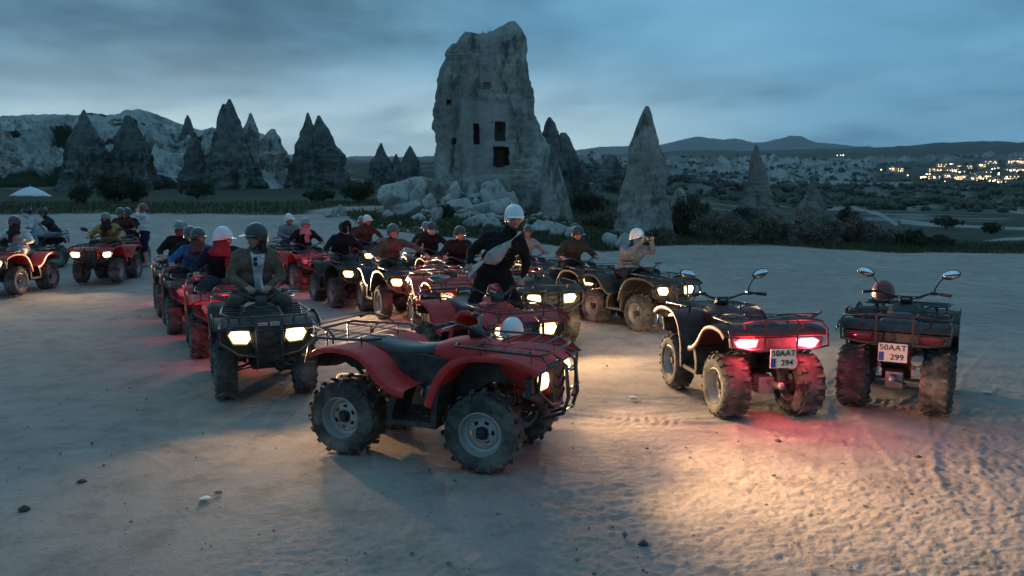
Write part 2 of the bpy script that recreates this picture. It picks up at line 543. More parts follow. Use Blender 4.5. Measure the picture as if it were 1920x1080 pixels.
_d = sorted(list(ROWS_Z) + list(ROWS_Y))
_Z = np.array([ROWS_Z[d] if d in ROWS_Z else [zrow(y, d) for y in ROWS_Y[d]] for d in _d], float)
_T = _Z / np.array(_d)[:, None]                      # slope from the camera foot: smooth to interpolate
_LD = np.log(np.array(_d))
_fd = np.linspace(_LD[0], _LD[-1], 420)
_fp = np.linspace(PXC[0], PXC[-1], 500)
_tab = np.array([np.interp(_fd, _LD, _T[:, j]) for j in range(len(PXC))])       # cols x fd
_tab = np.array([np.interp(_fp, PXC, _tab[:, i]) for i in range(len(_fd))])      # fd x fp
def _blur(a, k, ax):
    for _ in range(3):
        p = np.pad(a, [(k, k) if i == ax else (0, 0) for i in range(2)], mode='edge')
        c = np.cumsum(p, axis=ax)
        a = (np.take(c, np.arange(2 * k, c.shape[ax]), ax) - np.take(np.concatenate([np.zeros_like(np.take(c, [0], ax)), c], ax), np.arange(0, c.shape[ax] - 2 * k), ax)) / (2 * k + 1)
    return a
_tab = _blur(_blur(_tab, 4, 0), 5, 1)
def land(x, y):
    """smooth height of the land under (x, y)"""
    x = np.asarray(x, float); y = np.asarray(y, float)
    d = np.maximum(y, 1.0)
    px = 960 + FPX * x / np.maximum(d, 4.0)
    a = np.clip((np.log(d) - _fd[0]) / (_fd[-1] - _fd[0]) * (len(_fd) - 1), 0, len(_fd) - 1.001)
    b = np.clip((px - _fp[0]) / (_fp[-1] - _fp[0]) * (len(_fp) - 1), 0, len(_fp) - 1.001)
    i = a.astype(int); j = b.astype(int); u = a - i; v = b - j
    t = (_tab[i, j] * (1 - u) * (1 - v) + _tab[i + 1, j] * u * (1 - v) + _tab[i, j + 1] * (1 - u) * v + _tab[i + 1, j + 1] * u * v)
    return np.where(y > 1, t * d, 0.0)
def land1(x, y): return float(land(np.array([x]), np.array([y]))[0])

EDGE_PX = [-400, 0, 110, 200, 400, 520, 600, 640, 680, 780, 900, 1000, 1130, 1210, 1300, 1440, 1700, 1800, 1920, 2400]
EDGE_Y = [404, 404, 402, 400, 401, 405, 402, 397, 424, 441, 447, 456, 472, 463, 459, 461, 475, 473, 476, 478]
# tyre tracks: circles (cx, cy, r, a0, a1) run over by wheels
TRACKS = [(14, 3, 11.5, 2.5, 3.5), (14, 3, 12.3, 2.5, 3.5), (-3, -6, 12.2, 0.9, 1.9), (-3, -6, 13.0, 0.9, 1.9), (20, -2, 18.2, 2.2, 3.0), (20, -2, 19.0, 2.2, 3.0), (5, 16, 9.5, 3.9, 5.4), (5, 16, 10.3, 3.9, 5.4), (-14, 10, 9.5, -1.0, .6), (-14, 10, 10.3, -1.0, .6), (1.2, 1.0, 4.4, .2, 1.7), (1.2, 1.0, 5.2, .2, 1.7), (6, -10, 15.2, 1.2, 2.1), (6, -10, 16.0, 1.2, 2.1),
          (0.6, 10.4, 3.9, 3.6, 6.0), (0.6, 10.4, 4.75, 3.6, 6.0), (9.5, 2.0, 6.2, 1.9, 3.5), (9.5, 2.0, 7.0, 1.9, 3.5), (-6, 1.5, 5.2, -0.3, 1.3), (-6, 1.5, 6.0, -0.3, 1.3),
          (3.5, -4.5, 9.6, 0.7, 2.2), (3.5, -4.5, 10.4, 0.7, 2.2), (1.5, -14, 20.3, 1.0, 1.9), (1.5, -14, 21.1, 1.0, 1.9), (12, 12, 9.0, 2.6, 4.2), (12, 12, 9.8, 2.6, 4.2), (-9, -3, 12, 0.4, 1.5), (-9, -3, 12.8, 0.4, 1.5)]
NU, NV = 700, 640
uu = np.linspace(-0.98, 0.98, NU)
dd = np.exp(np.linspace(math.log(2.9), math.log(64.0), NV))
gx = (uu[None, :] * dd[:, None]).ravel(); gy = np.repeat(dd, NU)
gz = land(gx, gy)
P2 = np.stack([gx, gy, np.zeros_like(gx)], 1)
rel = 0.030 * fbm(P2 * 0.45, 3, 5) + 0.007 * fbm(P2 * 1.7, 3, 9)
rough_zone = sstep(-0.25, 0.45, fbm(P2 * 0.30 + 4.0, 2, 21) + 0.35 * sstep(0.0, 3.5, gx) * sstep(9, 5, gy))
cl = fbm(P2 * np.array([9.0, 14.0, 1.0]), 4, 31, 0.6)
fl = np.maximum(ridged(P2 * np.array([14., 34., 1.]) + .8 * fbm(P2 * 3, 2, 33)[:, None], 3, 41) - 0.30, 0)
rel += (0.0022 + 0.001 * rough_zone) * cl + (0.002 + 0.0075 * rough_zone) * fl + 0.0050 * fbm(P2 * np.array([24., 38., 1.]), 3, 35) * (.4 + rough_zone)
for cx, cy, R, a0, a1 in TRACKS:
    dx, dy = gx - cx, gy - cy
    rr = np.hypot(dx, dy) - R + 0.10 * vnoise(P2 * 0.4, 51)
    an = np.arctan2(dy, dx); an = np.where(an < a0 - 0.2, an + 2 * pi, an)
    inr = sstep(a0, a0 + 0.15, an) * sstep(a1, a1 - 0.15, an)
    w = np.abs(rr)
    body = sstep(0.13, 0.085, w) * inr
    lug = np.sin(an * R * 2 * pi / 0.085 + w * 38.0)
    rim_ = np.exp(-((w - 0.135) / 0.03) ** 2) * inr
    brk = sstep(-0.3, 0.25, vnoise(P2 * 0.9, 61))
    rel += (-0.0035 * body + 0.0028 * body * lug * sstep(-.1, .4, vnoise(P2 * 1.7, 67)) + 0.003 * rim_) * brk
far_fade = sstep(26, 12, gy)
gpx, gpy = project(gx, gy, gz)
edge = np.interp(gpx, EDGE_PX, EDGE_Y) + 2.5 * fbm(P2 * 0.5, 3, 71) + 1.2 * fbm(P2 * 2.0, 2, 72)
veg = sstep(1.2, -1.2, gpy - edge) * sstep(24.0, 27.0, gy)
pathm = sstep(6, 2, np.abs(gpy - np.interp(gpx, [560, 640, 700, 760], [400, 392, 391, 389]))) * sstep(560, 610, gpx) * sstep(770, 720, gpx)
veg = veg * (1 - pathm)
rel = rel * np.clip(far_fade + 0.25, 0, 1) + 0.05 * veg * fbm(P2 * 1.2, 4, 81)
gz = gz + rel - 0.45 * sstep(58.0, 63.5, gy)
gme = grid_mesh('ground', np.stack([gx, gy, gz], 1), NU, NV)
attr(gme, 'veg', veg); attr(gme, 'rough', rough_zone)

def groundmat():
    m = bpy.data.materials.new('dusty tuff ground'); m.use_nodes = True
    nt = m.node_tree; bs = nt.nodes['Principled BSDF']
    bs.inputs['Roughness'].default_value = 0.95; bs.inputs['Specular IOR Level'].default_value = 0.12
    geo = nt.nodes.new('ShaderNodeNewGeometry')
    def noise(sc, det, rg=0.6, strv=None):
        v = geo.outputs['Position']
        if strv:
            mp = nt.nodes.new('ShaderNodeMapping'); mp.inputs['Scale'].default_value = strv
            nt.links.new(v, mp.inputs[0]); v = mp.outputs[0]
        n = nt.nodes.new('ShaderNodeTexNoise'); n.inputs['Scale'].default_value = sc; n.inputs['Detail'].default_value = det; n.inputs['Roughness'].default_value = rg
        nt.links.new(v, n.inputs['Vector']); return n.outputs[0]
    def ramp(v, x, y):
        r = nt.nodes.new('ShaderNodeMapRange'); r.interpolation_type = 'SMOOTHSTEP'
        nt.links.new(v, r.inputs[0]); r.inputs[1].default_value = x; r.inputs[2].default_value = y; return r.outputs[0]
    def mix(f, x, y):
        q = nt.nodes.new('ShaderNodeMix'); q.data_type = 'RGBA'
        if isinstance(f, float): q.inputs['Factor'].default_value = f
        else: nt.links.new(f, q.inputs['Factor'])
        for i, w in ((6, x), (7, y)):
            if isinstance(w, tuple): q.inputs[i].default_value = (*w, 1)
            else: nt.links.new(w, q.inputs[i])
        return q.outputs[2]
    col = mix(ramp(noise(0.35, 5), 0.35, 0.65), (0.405, 0.328, 0.285), (0.335, 0.275, 0.242))
    col = mix(ramp(noise(2.6, 6, 0.7), 0.42, 0.75), col, (0.240, 0.192, 0.163))
    col = mix(ramp(noise(1.1, 4, 0.6, (1, 2.2, 1)), 0.60, 0.78), col, (0.455, 0.375, 0.318))
    col = mix(ramp(noise(38, 4, 0.7), 0.58, 0.72), col, (0.18, 0.152, 0.134))
    col = mix(ramp(noise(90, 3, 0.7), 0.62, 0.70), col, (0.47, 0.41, 0.365))
    at_ = nt.nodes.new('ShaderNodeAttribute'); at_.attribute_name = 'veg'
    g = mix(ramp(noise(1.2, 5), 0.35, 0.65), (0.032, 0.042, 0.020), (0.075, 0.075, 0.045))
    col = mix(at_.outputs['Fac'], col, g)
    nt.links.new(col, bs.inputs['Base Color'])
    bp = nt.nodes.new('ShaderNodeBump'); bp.inputs['Strength'].default_value = 0.8; bp.inputs['Distance'].default_value = 0.016
    nt.links.new(noise(34, 9, 0.75, (1, 1.8, 1)), bp.inputs['Height']); nt.links.new(bp.outputs[0], bs.inputs['Normal'])
    return m
gme.materials.append(groundmat())
tag(obj('ground', gme), kind='structure')

# far land ------------------------------------------------------------------
NU2, NV2 = 760, 340
pxs = np.concatenate([np.linspace(-1450, -60, 60, endpoint=False), np.linspace(-60, 1980, 630, endpoint=False), np.linspace(1980, 3350, 70)])
ds = np.concatenate([np.linspace(-40, 1.6, 8), np.exp(np.linspace(math.log(1.8), math.log(54.), 32, endpoint=False)), np.exp(np.linspace(math.log(54.), math.log(4200.), 300))])
NU2, NV2 = len(pxs), len(ds)
tx = ((pxs[None, :] - 960) / FPX * np.maximum(ds, 0)[:, None] + (pxs[None, :] - 960) / FPX * 30 * sstep(40, 0, ds)[:, None]).ravel()
ty = np.repeat(ds, NU2)
tz = land(tx, np.maximum(ty, 0.5))
Q = np.stack([tx, ty, np.zeros_like(tx)], 1)
tpx, tpy = project(tx, np.maximum(ty, 1.0), tz)
tz -= 0.5 * sstep(60, 55, ty)
far = np.clip((ty - 60) / 60, 0, 1)
tz += far * (0.35 * fbm(Q / 14., 4, 101) + 0.006 * np.minimum(ty, 1600) * fbm(Q / 90., 4, 103))
town_m = 1 - .93 * sstep(1590, 1670, tpx) * sstep(620, 760, ty) * sstep(1800, 1450, ty)
bad = sstep(700, 1000, ty) * sstep(2100, 1500, ty) * town_m
rg = ridged(Q / np.array([120., 160., 1.]), 4, 107)
tz += bad * 17 * (rg - 0.3)
tz += sstep(1900, 2600, ty) * 18 * fbm(Q / 400., 4, 117) * sstep(4200, 3400, ty)
pale = bad * sstep(0.30, 0.52, rg + 0.30 * fbm(Q / 60., 3, 109)) * sstep(-0.35, 0.1, fbm(Q / 300., 2, 111)) * 0.9
mid = sstep(150, 300, ty) * sstep(900, 650, ty)
pale = np.maximum(pale, mid * sstep(0.40, 0.58, ridged(Q / np.array([38., 24., 1.]), 5, 113)) * sstep(-.3, .1, fbm(Q / 150., 2, 114)) * 0.8)
tz += mid * 3.0 * (ridged(Q / np.array([38., 24., 1.]), 5, 113) - .3)
near = sstep(60, 75, ty) * sstep(420, 300, ty)
pale = np.maximum(pale, 0.5 * near * sstep(0.28, 0.42, fbm(Q / np.array([30., 12., 1.]), 4, 115)))
for pts in ([(1792, 372), (1815, 377), (1850, 388), (1885, 397), (1960, 406)], [(1690, 414), (1750, 419), (1850, 423), (1960, 427)], [(1780, 470), (1830, 456), (1880, 449), (1960, 446)], [(1555, 392), (1600, 391), (1650, 404), (1682, 418)]):
    a = np.array(pts, float)
    yy = np.interp(tpx, a[:, 0], a[:, 1], left=-999, right=-999)
    pale = np.maximum(pale, 0.85 * sstep(3.6, 1.6, np.abs(tpy - yy)) * (ty < 600) * (ty > 54))
cl_n = fbm(Q / np.array([62., 48., 1.]), 4, 141, .55) + .25 * fbm(Q / 18., 3, 142)
band = sstep(190, 330, ty) * sstep(2200, 1500, ty) * sstep(1010, 1120, tpx) * town_m
step_h = (sstep(-.22, -.10, cl_n) + sstep(.06, .16, cl_n) + sstep(.30, .38, cl_n)) * (1.2 + .0042 * np.minimum(ty, 1400))
tz += band * (step_h - 4)
Zg = tz.reshape(NV2, NU2); Yg = ty.reshape(NV2, NU2); Xg = tx.reshape(NV2, NU2)
sl = np.hypot(np.gradient(Zg, axis=0) / np.maximum(np.gradient(Yg, axis=0), .1), np.gradient(Zg, axis=1) / np.maximum(np.gradient(Xg, axis=1), .05)).ravel()
pale = np.clip(pale * (1 - .75 * band) + band * sstep(.22, .50, sl + .12 * fbm(Q / 9., 3, 143)) * sstep(-.5, .0, fbm(Q / 240., 2, 144)) * .95, 0, 1)
tme = grid_mesh('terrain', np.stack([tx, ty, tz], 1), NU2, NV2)
attr(tme, 'pale', pale)
def terrainmat():
    m = bpy.data.materials.new('valley scrub and tuff'); m.use_nodes = True
    nt = m.node_tree; bs = nt.nodes['Principled BSDF']
    bs.inputs['Roughness'].default_value = 1.0; bs.inputs['Specular IOR Level'].default_value = 0.05
    geo = nt.nodes.new('ShaderNodeNewGeometry')
    def noise(sc, det=6):
        n = nt.nodes.new('ShaderNodeTexNoise'); n.inputs['Scale'].default_value = sc; n.inputs['Detail'].default_value = det; n.inputs['Roughness'].default_value = 0.66
        nt.links.new(geo.outputs['Position'], n.inputs['Vector'])
        r = nt.nodes.new('ShaderNodeMapRange'); r.inputs[1].default_value = 0.35; r.inputs[2].default_value = 0.65; nt.links.new(n.outputs[0], r.inputs[0])
        return r.outputs[0]
    def mix(f, x, y):
        q = nt.nodes.new('ShaderNodeMix'); q.data_type = 'RGBA'; nt.links.new(f, q.inputs['Factor'])
        for i, w in ((6, x), (7, y)):
            if isinstance(w, tuple): q.inputs[i].default_value = (*w, 1)
            else: nt.links.new(w, q.inputs[i])
        return q.outputs[2]
    c = mix(noise(0.02), (0.050, 0.062, 0.036), (0.085, 0.088, 0.062))
    c = mix(noise(0.15), c, (0.035, 0.045, 0.028))
    c = mix(noise(0.006), c, (0.07, 0.07, 0.06))
    a = nt.nodes.new('ShaderNodeAttribute'); a.attribute_name = 'pale'
    c = mix(a.outputs['Fac'], c, mix(noise(0.05), (0.36, 0.34, 0.32), (0.26, 0.25, 0.235)))
    nt.links.new(c, bs.inputs['Base Color'])
    return m
tme.materials.append(terrainmat())
tag(obj('terrain', tme), kind='structure')

_vi = np.nonzero((ty > 210) & (ty < 1700) & (tpx > 1000) & (tpx < 2050) & (pale < .25))[0]
_pw = (ty[_vi] / 400.) ** .3 * (.25 + .75 * (town_m[_vi] > .5)) * (.15 + sstep(-.15, .3, fbm(Q[_vi] / 55., 3, 151)))
_vs = RNG.choice(_vi, 7000, p=_pw / _pw.sum())
_ib = bmesh.new(); bmesh.ops.create_icosphere(_ib, subdivisions=1, radius=1.0)
_iv = np.array([v.co[:] for v in _ib.verts]); _if = np.array([[v.index for v in f.verts] for f in _ib.faces]); _ib.free()
_n = len(_vs); _r = RNG.uniform(.5, 1.3, _n) * (1 + ty[_vs] / 900.)
_tv = (_iv[None] * RNG.uniform(.45, 1.5, (_n, len(_iv), 3)) * (_r[:, None, None] * np.array([1.15, 1.15, 1.0])) + np.stack([tx[_vs] + RNG.normal(size=_n) * 3, ty[_vs] + RNG.normal(size=_n) * 3, tz[_vs] + _r * .55], 1)[:, None, :]).reshape(-1, 3)
_tf = (_if[None] + (np.arange(_n) * len(_iv))[:, None, None]).reshape(-1, 3)
M['wood'] = material('far scrub crowns', (0.034, 0.042, 0.030), .95, col2=(0.062, 0.068, 0.046), nscale=.02)
_tm = bpy.data.meshes.new('valley_trees'); _tm.vertices.add(len(_tv)); _tm.vertices.foreach_set('co', _tv.astype(np.float32).ravel())
_tm.loops.add(_tf.size); _tm.loops.foreach_set('vertex_index', _tf.astype(np.int32).ravel()); _tm.polygons.add(len(_tf)); _tm.polygons.foreach_set('loop_start', np.arange(0, _tf.size, 3, dtype=np.int32))
_tm.update(calc_edges=True); _tm.materials.append(M['wood'])
tag(obj('valley_trees', _tm), 'dark scrub and trees spread over the far valley', 'trees', kind='stuff')

# distant mountains -----------------------------------------------------------
def ridge(name, prof, d0, d1, base_y, mat, amp, seed):
    pr = np.array(prof, float)
    n, k = 260, 26
    p = np.linspace(pr[0, 0], pr[-1, 0], n)
    yy = np.interp(p, pr[:, 0], pr[:, 1])
    yy = np.convolve(np.pad(yy, 3, mode='edge'), np.ones(7) / 7, 'valid')
    V = []
    for i in range(k):
        s = i / (k - 1)
        d = d0 + (d1 - d0) * s
        up = math.sin(s * pi / 1.5) if s < 0.75 else math.cos((s - 0.75) * pi / 0.75)
        z = np.array([zrow(base_y, d) + up * (zrow(q, d) - zrow(base_y, d)) for q in yy])
        x = (p - 960) / FPX * d
        nn = fbm(np.stack([x / amp / 7, np.full(n, d) / amp / 7, np.zeros(n)], 1), 4, seed)
        z = z + nn * amp * min(1.0, 4 * s)
        V.append(np.stack([x, np.full(n, d), z], 1))
    o = obj(name, grid_mesh(name, np.concatenate(V), n, k, [mat]))
    return tag(o, kind='structure')
M['hillmat'] = rockmat('scrubby hillside', (0.085, 0.088, 0.080), (0.06, 0.064, 0.056), (0.045, 0.05, 0.042), 0.004, bscale=0.01, bdist=8)
ridge('mountains', [(1000, 300), (1060, 290), (1085, 281), (1120, 276), (1170, 274), (1235, 272), (1270, 263), (1305, 255), (1345, 263), (1380, 259), (1400, 268), (1428, 268), (1458, 258), (1475, 255), (1498, 257), (1520, 266), (1560, 271), (1620, 276), (1720, 283), (1800, 290)], 5200, 7400, 296, M['hillmat'], 14, 5)

# ================================================================== the quad bikes (all in one local frame: +x forward, +y left)
CACHE = {}
def cached(key, fn):
    if key not in CACHE: CACHE[key] = fn()
    return CACHE[key]
WB_F, WB_R = 0.58, -0.57
def tyre_mesh(r, w, seed):
    b = MB(); h = w / 2
    b.lathe([(-h * .80, r * .54), (-h * .98, r * .64), (-h * 1.0, r * .80), (-h * .90, r * .91), (-h * .62, r * .965), (0, r * .985), (h * .62, r * .965), (h * .90, r * .91), (h * 1.0, r * .80), (h * .98, r * .64), (h * .80, r * .54)], 36)
    n = 18
    for i in range(n):
        for sd in (-1, 1):
            t = 2 * pi * (i + (0.5 if sd > 0 else 0)) / n
            Rm = Matrix.Rotation(t, 3, 'Y') @ Matrix.Rotation(sd * 0.42, 3, 'X')
            c = Matrix.Rotation(t, 3, 'Y') @ Vector((0, 0, r * .985))
            b.box((c.x, sd * h * .40, c.z), (r * .12, h * .74, r * .050), Rm, 0.86)
            Rs = Matrix.Rotation(t + 0.05, 3, 'Y') @ Matrix.Rotation(sd * -0.95, 3, 'X')
            c = Matrix.Rotation(t + 0.05, 3, 'Y') @ Vector((0, 0, r * .905))
            b.box((c.x, sd * h * .93, c.z), (r * .10, h * .40, r * .035), Rs, 0.8)
    return b.mesh('tyre', [M['rubber']], sharp=45)
def rim_mesh(r, w):
    b = MB(); h = w / 2; R = r * .56
    b.lathe([(h * .86, R * 1.0), (h * .90, R * .955), (h * .80, R * .93), (h * .30, R * .86), (h * .26, R * .74), (h * .34, R * .66)], 30)
    n = 30; y = h * .34
    for j in range(n):
        t0, t1 = 2 * pi * j / n, 2 * pi * (j + 1) / n
        def P(q, t, yy): return (q * cos(t), yy, -q * sin(t))
        for (ra, rb, skip) in ((.66, .58, False), (.58, .42, j % 5 < 2), (.42, .26, False)):
            if skip: continue
            b.add([P(R * ra, t0, y), P(R * ra, t1, y), P(R * rb, t1, y + .004), P(R * rb, t0, y + .004)], [(0, 1, 2, 3)])
    b.lathe([(-h * .2, R * .84), (-h * .84, R * .93), (-h * .88, R)], 30)
    return b.mesh('rim', [M['rim']], sharp=40, recalc=False)
def hub_mesh(w):
    b = MB(); h = w / 2
    b.lathe([(h * .1, .05), (h * .42, .05), (h * .42, .034), (h * .62, .030), (h * .64, 0.001)], 14)
    b.lathe([(-h * .6, .001), (-h * .6, .085), (h * .12, .085), (h * .12, .001)], 16)
    for k in range(4):
        t = k * pi / 2 + pi / 4
        b.lathe([(h * .34, .009), (h * .5, .009), (h * .5, .001)], 6, c=(.045 * cos(t), 0, .045 * sin(t)))
    return b.mesh('wheel', [M['liner']], sharp=35)
def wheel(parent, x, y, front, steer=0.0):
    r, w = (.288, .20) if front else (.288, .255)
    k = 'f' if front else 'r'
    rot = (0, 0, (0 if y > 0 else pi) + steer)
    hb = obj('wheel', cached('hub' + k, lambda: hub_mesh(w)), parent, (x, y, r - .004), rot)
    obj('tyre', cached('tyre' + k, lambda: tyre_mesh(r, w, 1)), hb, rot=(0, random.random(), 0))
    obj('rim', cached('rim' + k, lambda: rim_mesh(r, w)), hb, rot=(0, random.random() * 6, 0))

def fender_sheet(b, prof, y0, y1, side, lip=.050, crown=.008, n=26, k=11, thick=.006):
    """a moulded arch: profile in x-z swept across y with a rolled outer lip"""
    P = catmull([(x, 0, z) for x, z in prof], n)
    rings_o, rings_i = [], []
    for i, p in enumerate(P):
        t = (P[min(i + 1, n - 1)] - P[max(i - 1, 0)]).normalized()
        nn = Vector((-t.z, 0, t.x))
        if nn.z < 0 and abs(nn.z) > abs(nn.x): nn = -nn
        if i and nn.dot(prev) < 0: nn = -nn
        prev = nn
        ro, ri = [], []
        for j in range(k):
            s = j / (k - 1)
            if s < .72: y = y0 + (y1 - .02 - y0) * s / .72; off = crown * math.sin(s / .72 * pi * .6)
            else:
                a = (s - .72) / .28
                y = y1 - .02 + .02 * math.sin(min(a * 1.6, 1) * pi / 2)
                off = crown * .95 - lip * a ** 1.5
            q = p + nn * off + Vector((0, side * y, 0))
            ro.append(q); ri.append(q - nn * thick - Vector((0, side * thick * (1 if s > .75 else 0), 0)))
        rings_o.append(ro); rings_i.append(ri)
    # closed shell
    full = [o + i[::-1] for o, i in zip(rings_o, rings_i)]
    b.loft(full, cap=True, closed=True)
REAR_PROF = [(-1.00, .775), (-.90, .835), (-.72, .862), (-.55, .850), (-.40, .805), (-.28, .715), (-.19, .620), (-.08, .555), (0.0, .545)]
FRONT_PROF = [(1.00, .725), (.93, .785), (.76, .835), (.56, .835), (.43, .790), (.34, .700), (.265, .580), (.215, .440)]
def ell_ring(x, hw, zt, zb, n=18, p=2.6, cy=0):
    zc, hh = (zt + zb) / 2, (zt - zb) / 2
    out = []
    for j in range(n):
        t = 2 * pi * j / n
        c, s = cos(t), sin(t)
        out.append(Vector((x, cy + hw * math.copysign(abs(c) ** (2 / p), c), zc + hh * math.copysign(abs(s) ** (2 / p), s))))
    return out
def loft_x(b, secs, n=18, p=2.6, m=None):
    S = catmull([(s[0], s[1], s[2]) for s in secs], m or len(secs) * 3)
    B = catmull([(s[0], s[3], 0) for s in secs], m or len(secs) * 3)
    b.loft([ell_ring(a.x, a.y, a.z, c.y, n, p) for a, c in zip(S, B)])

def atv_meshes(paint):
    """body panels in one colour"""
    pm = M[paint]
    d = {}
    b = MB()
    for s in (-1, 1): fender_sheet(b, REAR_PROF, .17, .535, s)
    fender_sheet(b, [(-1.0, .775), (-.90, .83), (-.72, .855), (-.5, .845), (-.36, .81)], 0, .19, 1, lip=0, crown=0)
    fender_sheet(b, [(-1.0, .775), (-.90, .83), (-.72, .855), (-.5, .845), (-.36, .81)], 0, .19, -1, lip=0, crown=0)
    d['rear_fender'] = b.mesh('rear_fender', [pm], sharp=50)
    b = MB()
    for s in (-1, 1): fender_sheet(b, FRONT_PROF, .16, .53, s, lip=.06)
    d['front_fender'] = b.mesh('front_fender', [pm], sharp=50)
    b = MB()
    loft_x(b, [(.40, .15, .900, .64), (.55, .19, .895, .60), (.72, .22, .872, .56), (.88, .21, .825, .52), (.97, .17, .765, .50), (1.0, .12, .70, .50)], p=3.2)
    d['front_cowl'] = b.mesh('front_cowl', [pm], sharp=50)
    b = MB()
    loft_x(b, [(.02, .10, .845, .66), (.10, .145, .905, .62), (.24, .185, .955, .58), (.38, .185, .965, .60), (.50, .155, .93, .64), (.58, .12, .895, .68)], p=2.8)
    d['tank_cover'] = b.mesh('tank_cover', [pm], sharp=50)
    return d
def generic_meshes():
    d = {}
    b = MB()
    S = catmull([(-.76, .12, .845), (-.70, .17, .895), (-.52, .185, .905), (-.36, .175, .875), (-.20, .155, .850), (-.04, .135, .858), (.10, .105, .895), (.15, .07, .90)], 26)
    b.loft([ell_ring(p.x, p.y, p.z, .70 if p.x > -.7 else .80, 20, 2.7) for p in S])
    d['seat'] = b.mesh('seat', [M['seat']], sharp=60)
    for s in (-1, 1):       # inner liners and side panels under the seat
        b = MB()
        b.prism([(-.42, .74), (-.30, .66), (-.16, .56), (.02, .50), (.20, .46), (.26, .62), (.18, .74), (0, .78)], 'y', s * .165, s * .19)
        b.prism([(-.95, .78), (-.6, .83), (-.3, .72), (-.1, .55), (-.12, .36), (-.30, .36), (-.34, .55), (-.5, .62), (-.75, .62), (-.92, .70)], 'y', s * .17, s * .205)
        b.prism([(.95, .66), (.75, .80), (.5, .80), (.32, .66), (.22, .46), (.24, .30), (.36, .30), (.4, .5), (.55, .60), (.75, .60)], 'y', s * .17, s * .205)
        d['side_panel' + ('L' if s > 0 else 'R')] = b.mesh('side_panel', [M['liner']], sharp=30)
    for s in (-1, 1):       # footwell: slotted boards with mud guards up to the fenders
        b = MB()
        for k in range(9):
            b.box((-.115 + k * .042, s * .36, .305), (.020, .29, .022))
        b.box((.05, s * .495, .308), (.40, .022, .035)); b.box((.05, s * .225, .308), (.40, .022, .035))
        b.prism([(.205, .29), (.245, .29), (.265, .50), (.30, .66), (.265, .66), (.22, .50)], 'y', s * .20, s * .515)
        b.prism([(-.16, .29), (-.125, .29), (-.10, .42), (-.05, .545), (-.10, .555), (-.15, .44)], 'y', s * .20, s * .50)
        d['footboard' + ('L' if s > 0 else 'R')] = b.mesh('footboard', [M['liner']], sharp=30)
    b = MB()       # belly frame
    b.box((0, 0, .30), (1.05, .26, .09)); b.box((-.1, 0, .66), (1.3, .24, .14))
    for s in (-1, 1):
        b.tube([(.9, s * .11, .42), (.5, s * .13, .34), (-.4, s * .13, .34), (-.75, s * .14, .62), (-.98, s * .14, .70)], .018)
        b.tube([(.95, s * .10, .70), (.62, s * .12, .68), (.3, s * .12, .62)], .018)
        b.tube([(.62, s * .12, .68), (.66, s * .12, .36)], .016)
    d['chassis'] = b.mesh('chassis', [M['liner']], sharp=30)
    b = MB()
    b.box((.0, 0, .45), (.40, .26, .22)); b.box((.10, 0, .60), (.16, .18, .16)).box((.10, 0, .66), (.14, .16, .03))
    for k in range(6): b.box((.10, 0, .55 + k * .022), (.19, .21, .008))
    b.lathe([(-.21, .001), (-.21, .055), (-.195, .085), (-.17, .10), (-.12, .105)], 22, c=(.06, 0, .44))
    b.lathe([(.21, .001), (.21, .05), (.195, .08), (.12, .10)], 22, c=(.02, 0, .43))
    d['engine'] = b.mesh('engine', [M['engine']], sharp=35, bevel=.006)
    b = MB()
    b.tube([(WB_R, -.38, .285), (WB_R, .38, .285)], .028, 10); b.box((WB_R, 0, .285), (.16, .16, .15))
    b.tube([(-.15, 0, .32), (WB_R, 0, .29)], .045, 8)
    b.tube([(WB_R - .02, -.1, .24), (-.9, -.02, .34)], .02); b.ball((-.90, 0, .34), .035)
    b.box((-.78, 0, .33), (.18, .05, .04))
    d['rear_axle'] = b.mesh('rear_axle', [M['steel']], sharp=40, bevel=.008)
    b = MB()
    for s in (-1, 1):
        b.tube([(.72, s * .11, .33), (WB_F, s * .33, .26), (.44, s * .11, .33)], .014)
        b.tube([(.70, s * .11, .44), (WB_F, s * .33, .36), (.48, s * .11, .44)], .012)
        b.tube([(WB_F + .06, 0, .36), (WB_F + .05, s * .31, .31)], .011)
        b.box((WB_F, s * .335, .31), (.05, .05, .14))
    d['front_suspension'] = b.mesh('front_suspension', [M['steel']], sharp=40)
    def shock(p0, p1):
        b = MB(); p0, p1 = Vector(p0), Vector(p1); dr, sx, ux = frame(p1 - p0); L = (p1 - p0).length
        b.mat(1).tube([p0, p1], .012, 6); b.tube([p0, p0 + dr * L * .2], .026, 8)
        b.mat(0); pts = []
        for i in range(73):
            t = i / 72; a = t * 2 * pi * 6
            pts.append(p0 + dr * L * (.15 + .7 * t) + (sx * cos(a) + ux * sin(a)) * .030)
        b.tube(pts, .0055, 4)
        return b.mesh('shock_absorber', [M['spring'], M['steel']], sharp=40)
    for s, k in ((-1, 'R'), (1, 'L')):
        d['shock_f' + k] = shock((.60, s * .14, .72), (.57, s * .29, .32))
        d['shock_r' + k] = shock((-.45, s * .13, .74), (-.60, s * .16, .32))
    b = MB()
    b.lathe([(-.92, .001), (-.92, .05), (-.90, .062), (-.60, .066), (-.56, .03), (-.52, .001)], 14, 'x', (0, -.20, .50))
    b.tube([(-.55, -.20, .50), (-.3, -.19, .46), (-.05, -.17, .52), (.1, -.1, .58)], .02)
    d['exhaust'] = b.mesh('exhaust', [M['steel']], sharp=40)
    # racks
    b = MB(); r = .0125
    b.tube([(.30, .22, .935), (.36, .40, .945), (.80, .44, .925), (.98, .38, .90), (1.02, .2, .895), (1.02, -.2, .895), (.98, -.38, .90), (.80, -.44, .925), (.36, -.40, .945), (.30, -.22, .935)], r, 7)
    for x in (.46, .60, .74, .88): b.tube([(x, -.43, .937 - (x - .4) * .05), (x, .43, .937 - (x - .4) * .05)], r * .8, 6)
